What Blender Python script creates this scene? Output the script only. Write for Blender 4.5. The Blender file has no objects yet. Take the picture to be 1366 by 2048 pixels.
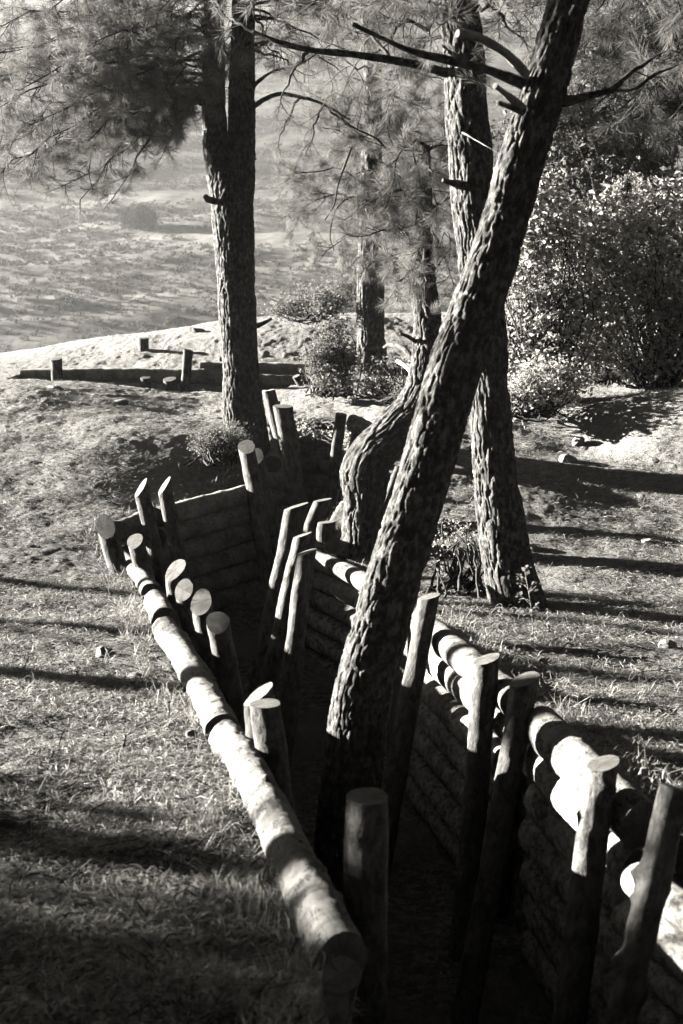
import bpy, math, random
import numpy as np
from mathutils import Vector

# ------------------------------------------------------------------ scene, camera, light
sc = bpy.context.scene
COL = sc.collection
H_CAM = 2.2
PITCH = math.atan(484 / 2844)
cam_d = bpy.data.cameras.new("camera")
cam_d.sensor_fit = 'VERTICAL'; cam_d.sensor_height = 36.0; cam_d.sensor_width = 24.0
cam_d.lens = 50.0
cam_d.clip_start = 0.1; cam_d.clip_end = 3000
cam_d.dof.use_dof = True; cam_d.dof.focus_distance = 12.5; cam_d.dof.aperture_fstop = 4.0
cam = bpy.data.objects.new("camera", cam_d); COL.objects.link(cam)
cam.location = (0, 0, H_CAM); cam.rotation_euler = (math.pi / 2 - PITCH, 0, 0)
sc.camera = cam

SUN_EL = math.radians(12.0)
SUN_H = Vector((-0.93, 0.367)).normalized()
to_sun = Vector((SUN_H.x * math.cos(SUN_EL), SUN_H.y * math.cos(SUN_EL), math.sin(SUN_EL)))
w = bpy.data.worlds.new("World"); sc.world = w; w.use_nodes = True
nt = w.node_tree; nt.nodes.clear()
sky = nt.nodes.new('ShaderNodeTexSky'); sky.sky_type = 'NISHITA'; sky.sun_disc = False
sky.sun_elevation = SUN_EL
sky.sun_rotation = math.atan2(SUN_H.x, SUN_H.y) % (2 * math.pi)
bw = nt.nodes.new('ShaderNodeSeparateColor')   # black and white film behind a red filter
tint = nt.nodes.new('ShaderNodeMix'); tint.data_type = 'RGBA'; tint.blend_type = 'MULTIPLY'
tint.inputs[0].default_value = 1.0; tint.inputs[7].default_value = (1.0, 0.965, 0.91, 1)
bg = nt.nodes.new('ShaderNodeBackground'); bg.inputs['Strength'].default_value = 0.05
wo = nt.nodes.new('ShaderNodeOutputWorld')
sky.air_density = 0.13; sky.dust_density = 0.1; sky.altitude = 300
nt.links.new(sky.outputs[0], bw.inputs[0]); nt.links.new(bw.outputs[0], tint.inputs[6])
nt.links.new(tint.outputs[2], bg.inputs['Color']); nt.links.new(bg.outputs[0], wo.inputs[0])
sun_d = bpy.data.lights.new("sun", 'SUN'); sun_d.energy = 5.0; sun_d.angle = math.radians(0.5)
sun_d.color = (1.0, 0.975, 0.925)
sun = bpy.data.objects.new("sun", sun_d); COL.objects.link(sun)
sun.rotation_euler = to_sun.to_track_quat('Z', 'Y').to_euler(); sun.location = (-20, 12, 12)
sc.view_settings.view_transform = 'Standard'; sc.view_settings.look = 'None'
sc.view_settings.gamma = 1.0; sc.view_settings.exposure = 2.85
sc.render.engine = 'CYCLES'
sc.cycles.use_denoising = True
sc.cycles.max_bounces = 5; sc.cycles.diffuse_bounces = 0; sc.cycles.glossy_bounces = 1
sc.cycles.transmission_bounces = 3; sc.cycles.transparent_max_bounces = 4; sc.cycles.volume_bounces = 0

# ------------------------------------------------------------------ maths helpers
CP, SP = math.cos(PITCH), math.sin(PITCH)
def P(px, py, Y):
    """world point seen at photo pixel (px,py) at forward distance Y"""
    u = (px - 683) / 2844.0; v = -(py - 1024) / 2844.0
    dy = CP + v * SP; dz = -SP + v * CP
    t = Y / dy
    return np.array((u * t, Y, H_CAM + dz * t))
def PX(px_w, Y): return px_w * Y / 2844.0

def _hash(ix, iy, iz, seed):
    h = (ix * 374761393 + iy * 668265263 + iz * 2147483647 + seed * 974634777) & 0xffffffff
    h = ((h ^ (h >> 13)) * 1274126177) & 0xffffffff
    h = ((h ^ (h >> 16)) * 2246822519) & 0xffffffff
    return ((h ^ (h >> 15)) & 0xffffff) / float(0xffffff)
def vnoise(p, seed=0):
    p = np.asarray(p, dtype=np.float64)
    i = np.floor(p).astype(np.int64); f = p - i
    f = f * f * (3 - 2 * f)
    r = 0
    for dx in (0, 1):
        wx = f[:, 0] if dx else 1 - f[:, 0]
        for dy in (0, 1):
            wy = f[:, 1] if dy else 1 - f[:, 1]
            for dz in (0, 1):
                wz = f[:, 2] if dz else 1 - f[:, 2]
                r = r + wx * wy * wz * _hash(i[:, 0] + dx, i[:, 1] + dy, i[:, 2] + dz, seed)
    return r * 2 - 1
def fbm(p, octv=4, seed=0, gain=0.5):
    r = 0; a = 1.0; s = 0
    for o in range(octv):
        r = r + a * vnoise(p * (2.03 ** o) + 17.3 * o, seed + o); s += a; a *= gain
    return r / s

# ------------------------------------------------------------------ mesh helpers
def link_mesh(name, V, F, mats, parent=None, smooth=True, mi=None, attr=None):
    """V (n,3) array; F list of face arrays (quads (m,4) and/or tris (m,3)) ; mi: list of material index arrays"""
    me = bpy.data.meshes.new(name)
    V = np.asarray(V, dtype=np.float32)
    if isinstance(F, np.ndarray): F = [F]
    F = [np.asarray(f, dtype=np.int32) for f in F if len(f)]
    me.vertices.add(len(V)); me.vertices.foreach_set('co', V.ravel())
    loops = np.concatenate([f.ravel() for f in F])
    tot = np.concatenate([np.full(len(f), f.shape[1], dtype=np.int32) for f in F])
    st = np.concatenate(([0], np.cumsum(tot)[:-1])).astype(np.int32)
    me.loops.add(len(loops)); me.loops.foreach_set('vertex_index', loops)
    me.polygons.add(len(tot)); me.polygons.foreach_set('loop_start', st)
    for m in (mats if isinstance(mats, (list, tuple)) else [mats]): me.materials.append(m)
    if mi is not None: me.polygons.foreach_set('material_index', np.concatenate(mi).astype(np.int32))
    me.polygons.foreach_set('use_smooth', np.full(len(tot), smooth, dtype=bool))
    me.update(calc_edges=True)
    if attr is not None:
        a = me.attributes.new('bc', 'FLOAT_VECTOR', 'POINT')
        a.data.foreach_set('vector', np.asarray(attr, dtype=np.float32).ravel())
    me.validate()
    o = bpy.data.objects.new(name, me); COL.objects.link(o)
    if parent is not None: o.parent = parent
    return o
def recenter(o, base):
    """move a mesh object's origin to base"""
    me = o.data; n = len(me.vertices); c = np.empty(n * 3, dtype=np.float32)
    me.vertices.foreach_get('co', c); c = c.reshape(-1, 3) - np.asarray(base, dtype=np.float32)
    me.vertices.foreach_set('co', c.ravel()); o.location = Vector(base); me.update()
    return o
def tag(o, label=None, cat=None, group=None, kind=None):
    if label: o['label'] = label
    if cat: o['category'] = cat
    if group: o['group'] = group
    if kind: o['kind'] = kind
    return o
def empty(name, loc, label, cat, group=None):
    o = bpy.data.objects.new(name, None); COL.objects.link(o); o.location = Vector(loc)
    o.empty_display_size = 0.2
    return tag(o, label, cat, group)
def child(o, root):
    """parent an object built in world coordinates under an empty that only has a location"""
    o.parent = root
    o.location = Vector(o.location) - Vector(root.location)
    return o

def frames(pts):
    pts = np.asarray(pts, float); n = len(pts)
    T = np.gradient(pts, axis=0); T /= np.linalg.norm(T, axis=1)[:, None] + 1e-9
    U = np.zeros_like(T)
    ref = np.array((0, 0, 1.0)) if abs(T[0][2]) < 0.8 else np.array((1.0, 0, 0))
    u = ref - T[0] * ref.dot(T[0]); u /= np.linalg.norm(u); U[0] = u
    for i in range(1, n):
        u = u - T[i] * u.dot(T[i]); u /= np.linalg.norm(u) + 1e-9; U[i] = u
    W = np.cross(T, U)
    return T, U, W
def resample(pts, rad, step):
    pts = np.asarray(pts, float); rad = np.asarray(rad, float)
    # catmull-rom densify, then even spacing
    n = len(pts)
    if n > 2:
        e = np.vstack((2 * pts[0] - pts[1], pts, 2 * pts[-1] - pts[-2])); out = []; ro = []
        for i in range(n - 1):
            p0, p1, p2, p3 = e[i], e[i + 1], e[i + 2], e[i + 3]
            for t in np.linspace(0, 1, 12, endpoint=False):
                out.append(0.5 * ((2 * p1) + (-p0 + p2) * t + (2 * p0 - 5 * p1 + 4 * p2 - p3) * t * t + (-p0 + 3 * p1 - 3 * p2 + p3) * t ** 3))
                ro.append(rad[i] * (1 - t) + rad[i + 1] * t)
        out.append(pts[-1]); ro.append(rad[-1]); pts = np.array(out); rad = np.array(ro)
    d = np.concatenate(([0], np.cumsum(np.linalg.norm(np.diff(pts, axis=0), axis=1))))
    m = max(2, int(d[-1] / step) + 1); s = np.linspace(0, d[-1], m)
    return np.stack([np.interp(s, d, pts[:, k]) for k in range(3)], 1), np.interp(s, d, rad), s

def solid_tube(name, pts, rad, mats, step=0.02, seg=40, disp=None, seed=0, cut0=None, cut1=None, oval=0.05, parent=None):
    """round timber: side skin (material 0) with sawn ends (material 1); cut = plane normal of the saw cut"""
    rng = random.Random(seed)
    pts, rad, s = resample(pts, rad, step)
    T, U, W = frames(pts); n = len(pts)
    th = np.linspace(0, 2 * np.pi, seg, endpoint=False)
    ph = rng.random() * 6.28
    ov = 1 + oval * np.cos(2 * th + ph) + oval * 0.5 * np.cos(3 * th + ph * 2)
    R = rad[:, None] * ov[None, :]
    cs, sn = np.cos(th), np.sin(th)
    off = rng.random() * 50
    bc = np.stack([(R * cs), (R * sn), np.repeat(s[:, None], seg, 1)], 2).reshape(-1, 3)
    bo = bc + np.array((off, off * 0.7, off * 1.3))
    if disp is not None:
        R = R + disp(bo, bc, seed).reshape(n, seg)
    V = pts[:, None, :] + R[:, :, None] * (cs[None, :, None] * U[:, None, :] + sn[None, :, None] * W[:, None, :])
    def cutend(idx, sign, nrm):
        if nrm is None: return
        nrm = np.array(nrm, float); nrm /= np.linalg.norm(nrm)
        t = T[idx] * sign; c = pts[idx]
        lo = c - t * 0.0
        k = nrm.dot(t)
        # every ring point beyond the cut plane is pulled back along the axis onto it
        d = ((V - c) @ nrm) / k
        d = np.maximum(d, 0) if True else d
        V[:] = V - d[:, :, None] * t[None, None, :]
        e = ((V[idx] - c) @ nrm) / k
        V[idx] = V[idx] - e[:, None] * t[None, :]
    cutend(n - 1, 1, cut1); cutend(0, -1, cut0)
    i = np.arange(n - 1)[:, None] * seg; j = np.arange(seg)[None, :]; j2 = (j + 1) % seg
    Q = np.stack([i + j, i + j2, i + seg + j2, i + seg + j], 2).reshape(-1, 4)
    VV = [V.reshape(-1, 3)]; base = n * seg; tris = []; BC = [bo]; quads = []
    for idx, flip in ((0, True), (n - 1, False)):
        ring = V[idx]; c = ring.mean(0)
        # duplicated rim so that the cut edge stays crisp, an inner ring for a faint dish, a centre
        t = T[idx] * (1 if not flip else -1)
        inn = c + (ring - c) * 0.6 + t * 0.001
        VV += [ring, inn, c[None] + t * 0.0015]
        q2 = bc[idx * seg:(idx + 1) * seg, :2]; BC += [np.column_stack([q2, np.full(seg, off)]), np.column_stack([q2 * 0.6, np.full(seg, off)]), np.array([[0, 0, off]])]
        jj = np.arange(seg); jn = (jj + 1) % seg; a = base; b = base + seg; m = base + 2 * seg
        q = np.stack([a + jj, a + jn, b + jn, b + jj], 1); tr = np.stack([b + jj, b + jn, np.full(seg, m)], 1)
        if flip: q = q[:, ::-1]; tr = tr[:, ::-1]
        quads.append(q); tris.append(tr); base += 2 * seg + 1
    F = [Q, np.concatenate(quads), np.concatenate(tris)]
    mi = [np.zeros(len(Q)), np.ones(len(F[1])), np.ones(len(F[2]))]
    return link_mesh(name, np.concatenate(VV), F, mats, parent, True, mi, np.concatenate(BC))

class Twigs:
    """many thin tapered tubes collected into one mesh"""
    def __init__(s): s.V = []; s.F = []; s.n = 0
    def add(s, pts, r0, r1, seg=4):
        pts = np.asarray(pts, float); m = len(pts)
        T, U, W = frames(pts); th = np.linspace(0, 2 * np.pi, seg, endpoint=False)
        R = np.linspace(r0, r1, m)[:, None, None]
        V = pts[:, None, :] + R * (np.cos(th)[None, :, None] * U[:, None, :] + np.sin(th)[None, :, None] * W[:, None, :])
        s.V.append(V.reshape(-1, 3))
        i = np.arange(m - 1)[:, None] * seg; j = np.arange(seg)[None, :]; j2 = (j + 1) % seg
        s.F.append(np.stack([i + j, i + j2, i + seg + j2, i + seg + j], 2).reshape(-1, 4) + s.n)
        s.n += m * seg
    def build(s, name, mat, parent=None):
        if not s.V: return None
        V = np.concatenate(s.V)
        return link_mesh(name, V, np.concatenate(s.F), mat, parent, True, None, V)

# ------------------------------------------------------------------ materials
TINT = (1.0, 0.965, 0.905)
def g(v): return (1, 1, 1, 1) if v == 1.0 else (v * TINT[0], v * TINT[1], v * TINT[2], 1)
def knot_spots(t, c, col, scale=7.0, r=0.13):
    v = t.n('ShaderNodeTexVoronoi'); v.inputs['Scale'].default_value = scale; t.l(c, v.inputs['Vector'])
    return t.mix(1.0, col, t.ramp(v.outputs['Distance'], [(r * 0.6, 0.08), (r, 1.0)]), 'MULTIPLY')
class NT:
    def __init__(s, name):
        s.m = bpy.data.materials.new(name); s.m.use_nodes = True; s.t = s.m.node_tree; s.t.nodes.clear()
        s.out = s.t.nodes.new('ShaderNodeOutputMaterial'); s.b = s.t.nodes.new('ShaderNodeBsdfPrincipled')
        s.b.inputs['Roughness'].default_value = 0.85; s.b.inputs['Specular IOR Level'].default_value = 0.25
        s.l(s.b.outputs[0], s.out.inputs[0])
    def n(s, t, **k):
        x = s.t.nodes.new(t)
        for a, b in k.items(): setattr(x, a, b)
        return x
    def l(s, a, b): s.t.links.new(a, b)
    def coord(s, attr=None, scale=(1, 1, 1)):
        if attr: c = s.n('ShaderNodeAttribute', attribute_name=attr).outputs['Vector']
        else: c = s.n('ShaderNodeTexCoord').outputs['Object']
        m = s.n('ShaderNodeMapping'); m.inputs['Scale'].default_value = scale; s.l(c, m.inputs[0]); return m.outputs[0]
    def noise(s, co, scale, detail=4, rough=0.55):
        x = s.n('ShaderNodeTexNoise'); x.inputs['Scale'].default_value = scale; x.inputs['Detail'].default_value = detail
        x.inputs['Roughness'].default_value = rough; s.l(co, x.inputs['Vector']); return x.outputs[0]
    def ramp(s, f, stops):
        r = s.n('ShaderNodeValToRGB'); e = r.color_ramp.elements
        while len(e) > len(stops): e.remove(e[-1])
        while len(e) < len(stops): e.new(0.5)
        for k, (p, c) in enumerate(stops): e[k].position = p; e[k].color = c if not isinstance(c, (int, float)) else g(c)
        s.l(f, r.inputs[0]); return r.outputs[0]
    def mix(s, f, a, b, mode='MIX'):
        x = s.n('ShaderNodeMix', data_type='RGBA', blend_type=mode)
        if isinstance(f, (int, float)): x.inputs[0].default_value = f
        else: s.l(f, x.inputs[0])
        for k, v in ((6, a), (7, b)):
            if isinstance(v, (int, float)): x.inputs[k].default_value = g(v)
            elif isinstance(v, tuple): x.inputs[k].default_value = v
            else: s.l(v, x.inputs[k])
        return x.outputs[2]
    def math(s, op, a, b):
        x = s.n('ShaderNodeMath', operation=op)
        for k, v in ((0, a), (1, b)):
            if isinstance(v, (int, float)): x.inputs[k].default_value = v
            else: s.l(v, x.inputs[k])
        return x.outputs[0]
    def col(s, c): s.l(c, s.b.inputs['Base Color']) if not isinstance(c, tuple) else setattr(s.b.inputs['Base Color'], 'default_value', c)
    def bump(s, h, dist=0.01, st=1.0, prev=None):
        x = s.n('ShaderNodeBump'); x.inputs['Distance'].default_value = dist; x.inputs['Strength'].default_value = st
        s.l(h, x.inputs['Height'])
        if prev: s.l(prev, x.inputs['Normal'])
        s.l(x.outputs[0], s.b.inputs['Normal']); return x.outputs[0]

def m_logbark():
    t = NT('log_bark'); c = t.coord('bc')
    big = t.noise(c, 7, 3); fine = t.noise(c, 45, 5, 0.7); mid = t.noise(t.coord('bc', (1, 1, 0.45)), 22, 4, 0.6)
    base = t.ramp(mid, [(0.34, 0.06), (0.5, 0.14), (0.66, 0.24)])
    worn = t.ramp(t.noise(t.coord('bc', (1, 1, 0.5)), 24, 5, 0.7), [(0.50, (0, 0, 0, 1)), (0.66, (1, 1, 1, 1))])
    c2 = t.mix(worn, base, 0.28)
    spots = t.ramp(fine, [(0.33, 0.25), (0.43, 1.0)])
    t.col(t.mix(0.85, c2, spots, 'MULTIPLY'))
    h = t.math('ADD', t.math('MULTIPLY', mid, 0.8), t.math('MULTIPLY', fine, 0.5))
    t.bump(h, 0.010, 1.0); return t.m
def m_walllog(name='bounce_lightened_log', v=(0.16, 0.58, 0.9)):  # wall log colour lightened to stand in for bounced light in the trench
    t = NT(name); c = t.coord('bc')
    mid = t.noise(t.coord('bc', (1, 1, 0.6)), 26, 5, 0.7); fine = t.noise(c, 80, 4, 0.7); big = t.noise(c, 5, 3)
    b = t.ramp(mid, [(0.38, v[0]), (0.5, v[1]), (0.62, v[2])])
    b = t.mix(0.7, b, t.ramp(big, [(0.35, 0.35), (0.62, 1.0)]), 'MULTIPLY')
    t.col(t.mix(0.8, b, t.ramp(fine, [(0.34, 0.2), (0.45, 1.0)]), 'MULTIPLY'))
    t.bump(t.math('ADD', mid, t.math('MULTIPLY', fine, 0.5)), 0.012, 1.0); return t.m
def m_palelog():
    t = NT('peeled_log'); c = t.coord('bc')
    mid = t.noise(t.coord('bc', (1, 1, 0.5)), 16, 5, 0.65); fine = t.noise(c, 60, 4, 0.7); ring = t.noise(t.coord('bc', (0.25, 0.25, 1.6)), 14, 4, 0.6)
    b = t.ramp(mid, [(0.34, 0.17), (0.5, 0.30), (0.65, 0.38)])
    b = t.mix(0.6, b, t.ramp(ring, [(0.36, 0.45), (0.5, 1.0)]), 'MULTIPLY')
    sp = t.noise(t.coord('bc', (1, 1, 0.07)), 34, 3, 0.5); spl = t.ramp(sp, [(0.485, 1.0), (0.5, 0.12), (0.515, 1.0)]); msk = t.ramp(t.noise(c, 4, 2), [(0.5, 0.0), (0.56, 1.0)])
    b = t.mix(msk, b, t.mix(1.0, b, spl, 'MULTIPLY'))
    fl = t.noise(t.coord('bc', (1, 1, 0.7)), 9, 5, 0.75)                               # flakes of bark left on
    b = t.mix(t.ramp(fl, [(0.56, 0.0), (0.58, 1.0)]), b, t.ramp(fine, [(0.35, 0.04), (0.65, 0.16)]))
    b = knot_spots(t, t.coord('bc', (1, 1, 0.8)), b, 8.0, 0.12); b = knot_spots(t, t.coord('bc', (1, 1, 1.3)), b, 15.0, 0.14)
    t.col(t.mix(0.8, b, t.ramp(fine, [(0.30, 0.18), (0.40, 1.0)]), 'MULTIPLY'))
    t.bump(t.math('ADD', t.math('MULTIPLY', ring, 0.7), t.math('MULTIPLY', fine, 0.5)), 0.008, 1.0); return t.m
def m_cutwood():
    t = NT('sawn_wood'); c = t.coord('bc')
    wob = t.n('ShaderNodeVectorMath', operation='MULTIPLY_ADD'); t.l(c, wob.inputs[0]); wob.inputs[1].default_value = (1, 1, 0)
    nz = t.n('ShaderNodeTexNoise'); nz.inputs['Scale'].default_value = 18; t.l(c, nz.inputs['Vector'])
    sc_ = t.n('ShaderNodeVectorMath', operation='SCALE'); t.l(nz.outputs[1], sc_.inputs[0]); sc_.inputs[3].default_value = 0.02; t.l(sc_.outputs[0], wob.inputs[2])
    wv = t.n('ShaderNodeTexWave', wave_type='RINGS', rings_direction='Z'); wv.inputs['Scale'].default_value = 36
    wv.inputs['Distortion'].default_value = 1.0; t.l(wob.outputs[0], wv.inputs[0])
    flat = t.n('ShaderNodeVectorMath', operation='MULTIPLY'); t.l(c, flat.inputs[0]); flat.inputs[1].default_value = (1, 1, 0)
    nrm = t.n('ShaderNodeVectorMath', operation='NORMALIZE'); t.l(flat.outputs[0], nrm.inputs[0])
    zz = t.n('ShaderNodeVectorMath', operation='MULTIPLY_ADD'); t.l(c, zz.inputs[0]); zz.inputs[1].default_value = (0, 0, 1); t.l(nrm.outputs[0], zz.inputs[2])
    ray = t.noise(zz.outputs[0], 4.5, 2, 0.5)
    crack = t.ramp(ray, [(0.485, 1.0), (0.5, 0.08), (0.512, 1.0)])
    saw = t.noise(t.coord('bc', (1, 9, 1)), 22, 4, 0.7); stain = t.noise(c, 14, 3)
    col = t.mix(wv.outputs[1], 0.20, 0.42); col = t.mix(0.6, col, t.ramp(saw, [(0.35, 0.4), (0.6, 1.0)]), 'MULTIPLY')
    col = t.mix(0.6, col, t.ramp(stain, [(0.35, 0.45), (0.6, 1.0)]), 'MULTIPLY')
    col = t.mix(0.85, col, crack, 'MULTIPLY')
    t.col(col); t.bump(t.math('ADD', t.math('MULTIPLY', saw, 0.6), crack), 0.003); return t.m
def m_trunkbark():
    t = NT('pine_bark'); c = t.coord('bc', (1, 1, 0.6)); c1 = t.coord('bc')
    n1 = t.noise(c, 30, 5, 0.7); n2 = t.noise(c1, 70, 4, 0.7)
    t.col(t.ramp(n1, [(0.3, 0.025), (0.48, 0.09), (0.64, 0.30)]))
    t.bump(t.math('ADD', t.math('MULTIPLY', n1, 0.5), t.math('MULTIPLY', n2, 0.6)), 0.012, 1.0); return t.m
def m_twig():
    t = NT('twig_bark'); c = t.coord(); n1 = t.noise(c, 40, 3)
    t.col(t.ramp(n1, [(0.35, 0.035), (0.65, 0.10)])); return t.m
def m_deadwood():
    t = NT('dead_wood'); c = t.coord('bc', (1, 1, 0.3)); n1 = t.noise(c, 50, 4)
    t.col(t.ramp(n1, [(0.3, 0.35), (0.6, 0.7)])); t.bump(n1, 0.004); return t.m
def m_leaf(name, v, tr=0.35, var=0.5, scale=9.0, tv=None):
    t = NT(name); c = t.coord(); n1 = t.noise(c, scale, 2)
    col = t.ramp(n1, [(0.35, v * (1 - var)), (0.65, v * (1 + var))]); t.col(col)
    t.b.inputs['Roughness'].default_value = 0.55
    tb = t.n('ShaderNodeBsdfTranslucent'); t.l(t.mix(1.0, col, (1, 1, 1, 1), 'MULTIPLY'), tb.inputs[0])
    ms = t.n('ShaderNodeMixShader'); ms.inputs[0].default_value = tr
    t.l(t.b.outputs[0], ms.inputs[1]); t.l(tb.outputs[0], ms.inputs[2]); t.l(ms.outputs[0], t.out.inputs[0]); return t.m
def m_ground():
    t = NT('litter_soil'); c = t.coord()
    n0 = t.noise(c, 1.3, 4); n1 = t.noise(t.coord(None, (1, 1, 1)), 16, 5, 0.7); n2 = t.noise(c, 70, 4, 0.75)
    a = t.ramp(n1, [(0.40, 0.05), (0.5, 0.19), (0.6, 0.46)])
    b = t.mix(t.ramp(n0, [(0.4, (0, 0, 0, 1)), (0.62, (1, 1, 1, 1))]), a, 0.30)
    b = t.mix(0.8, b, t.ramp(n2, [(0.32, 0.35), (0.55, 1.0)]), 'MULTIPLY')
    sx = t.n('ShaderNodeSeparateXYZ'); t.l(c, sx.inputs[0]); mr = t.n('ShaderNodeMapRange'); mr.inputs[1].default_value = 12.5; mr.inputs[2].default_value = 17.5
    t.l(t.math('ADD', sx.outputs[1], t.math('MULTIPLY', n0, 3.0)), mr.inputs[0])
    b = t.mix(mr.outputs[0], b, t.mix(0.5, t.ramp(n1, [(0.38, 0.22), (0.5, 0.38), (0.62, 0.5)]), 0.42))      # bare pale spoil farther off
    t.col(b)
    t.bump(t.math('ADD', t.math('MULTIPLY', n1, 1.0), t.math('MULTIPLY', n2, 0.35)), 0.03, 1.0); return t.m
def m_hill():
    t = NT('scrub_hillside'); c = t.coord()
    n0 = t.noise(t.coord(None, (0.35, 1, 1)), 0.06, 5, 0.6); n1 = t.noise(c, 0.5, 5, 0.7)
    a = t.ramp(n0, [(0.36, 0.12), (0.5, 0.22), (0.62, 0.34)])
    a = t.mix(0.75, a, t.ramp(n1, [(0.36, 0.55), (0.58, 1.0)]), 'MULTIPLY')
    t.col(a); t.bump(n1, 0.3, 0.7); return t.m
def m_stone():
    t = NT('pale_stone'); c = t.coord(); n1 = t.noise(c, 20, 5, 0.65)
    t.col(t.ramp(n1, [(0.3, 0.28), (0.65, 0.55)])); t.bump(n1, 0.012); return t.m
M_PALE, M_WALL, M_WALL2 = m_palelog(), m_walllog(), m_walllog('strong_bounce_lightened_log', (0.55, 0.8, 0.92))  # M_WALL2: lighter copy for shaded walls, missing bounce light put into its colour
M_LOG, M_CUT, M_TRUNK, M_TWIG, M_DEAD = m_logbark(), m_cutwood(), m_trunkbark(), m_twig(), m_deadwood()
M_NEEDLE = m_leaf('pine_needles', 0.20, 0.5, 0.5, 3.0)
M_OAK = m_leaf('evergreen_leaves', 0.48, 0.5, 0.6, 8.0)
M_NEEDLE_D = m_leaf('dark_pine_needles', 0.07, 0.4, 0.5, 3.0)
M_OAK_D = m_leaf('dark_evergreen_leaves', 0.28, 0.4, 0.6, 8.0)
M_PALELEAF = m_leaf('pale_dry_leaves', 0.24, 0.35, 0.4, 12.0)
M_STRAW = m_leaf('dry_straw', 0.52, 0.3, 0.45, 30.0)
M_SCRUB = m_leaf('scrub_leaves', 0.08, 0.35, 0.4, 0.2)
for n_ in M_SCRUB.node_tree.nodes:
    if n_.type == 'BSDF_PRINCIPLED': n_.inputs['Roughness'].default_value = 1.0; n_.inputs['Specular IOR Level'].default_value = 0.0
M_GROUND, M_HILL, M_STONE = m_ground(), m_hill(), m_stone()

# ------------------------------------------------------------------ terrain
CTRL = [(100, 1900, 4.28), (-250, 1700, 5.1), (0, 1700, 5.17), (300, 1700, 5.17), (520, 1700, 5.2), (0, 1500, 6.48), (350, 1500, 6.48), (440, 1560, 6.0),
        (0, 1300, 8.68), (280, 1300, 8.68), (-300, 1300, 8.6), (200, 1200, 10.4), (0, 1130, 11.5), (235, 1125, 11.7), (0, 1000, 13.3), (200, 1040, 12.7), (0, 900, 14.7),
        (200, 950, 13.9), (0, 830, 15.9), (200, 850, 15.5), (100, 788, 17.0), (0, 778, 17.1), (220, 800, 17.1), (330, 960, 14.0), (430, 985, 14.0), (430, 920, 14.7), (400, 860, 15.6), (420, 836, 16.6),
        (490, 885, 15.2), (330, 822, 17.0), (545, 900, 15.4), (440, 822, 17.4),
        (0, 742, 19.9), (150, 737, 20.3), (300, 728, 20.6), (430, 728, 20.5), (287, 700, 21.5), (0, 722, 21.5), (100, 700, 22.3), (200, 677, 23), (300, 664, 23.4), (450, 640, 23.8), (600, 632, 23.8), (700, 630, 23.4), (780, 650, 23),
        (520, 720, 20.7), (600, 720, 20.7), (540, 790, 18.2), (620, 795, 17.6), (680, 800, 17.3), (740, 742, 20.3), (760, 800, 16.9), (600, 836, 16.4), (690, 838, 16.4), (760, 850, 15.6),
        (722, 1108, 12.4), (690, 1000, 13.4), (720, 900, 14.8), (850, 1000, 13.2), (850, 880, 14.9), (1030, 1205, 10.15), (1200, 1200, 10.35), (1400, 1200, 10.4), (850, 1150, 11.5), (760, 1140, 11.7),
        (1100, 1000, 13.2), (1366, 1000, 13.2), (1120, 920, 14.2), (1200, 890, 14.8), (1250, 822, 15.0), (1366, 818, 14.7), (1450, 800, 14.7), (1050, 830, 15.8), (1180, 800, 16.2), (1300, 790, 16.6), (1450, 790, 16.6),
        (1000, 1270, 9.1), (1150, 1300, 8.75), (1366, 1300, 8.75), (1250, 1400, 7.45), (1100, 1400, 7.45), (1366, 1500, 6.5), (1250, 1510, 6.4), (1366, 1600, 5.75), (1300, 1580, 5.9)]
ANCH = [(-10, 3, 0.1), (-10, 8, 0.0), (-10, 13, 0.1), (-10, 18, 0.5), (-9, 24, 0.5), (8, 3, 0), (8, 8, -0.2), (8, 13, 0.1), (8, 18, 1.2), (9, 25, 1.6), (-5, -5, 0.1), (5, -5, 0.1), (0, 1, 0.05), (2.6, 3.5, 0.0),
        (-2, 3, 0.08), (-6, 18, 0.65), (-20, 5, 0.2), (-20, 15, 0.0), (-20, 25, -0.6), (20, 5, 0), (20, 15, 0.4), (20, 26, 1.6), (-4, 27.5, 0.0), (0, 28, 0.5), (4, 28, 1.2), (-9, 29, -0.6), (-2, 33, -2.5), (8, 33, -1), (-12, 33, -2.8), (18, 31, -1)]
cp = np.array([P(*c) for c in CTRL] + [np.array(a, float) for a in ANCH])
def _tps(r2): return np.where(r2 > 0, 0.5 * r2 * np.log(r2 + 1e-12), 0)
_n = len(cp); _K = _tps(((cp[:, None, :2] - cp[None, :, :2]) ** 2).sum(2)) + np.eye(_n) * 0.02
_Pm = np.column_stack([np.ones(_n), cp[:, :2]])
_A = np.zeros((_n + 3, _n + 3)); _A[:_n, :_n] = _K; _A[:_n, _n:] = _Pm; _A[_n:, :_n] = _Pm.T
_w = np.linalg.solve(_A, np.concatenate([cp[:, 2], np.zeros(3)]))
def tps(xy):
    out = np.empty(len(xy))
    for k in range(0, len(xy), 20000):
        q = xy[k:k + 20000]
        out[k:k + 20000] = _tps(((q[:, None] - cp[None, :, :2]) ** 2).sum(2)) @ _w[:_n] + _w[_n] + q @ _w[_n + 1:]
    return out

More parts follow.
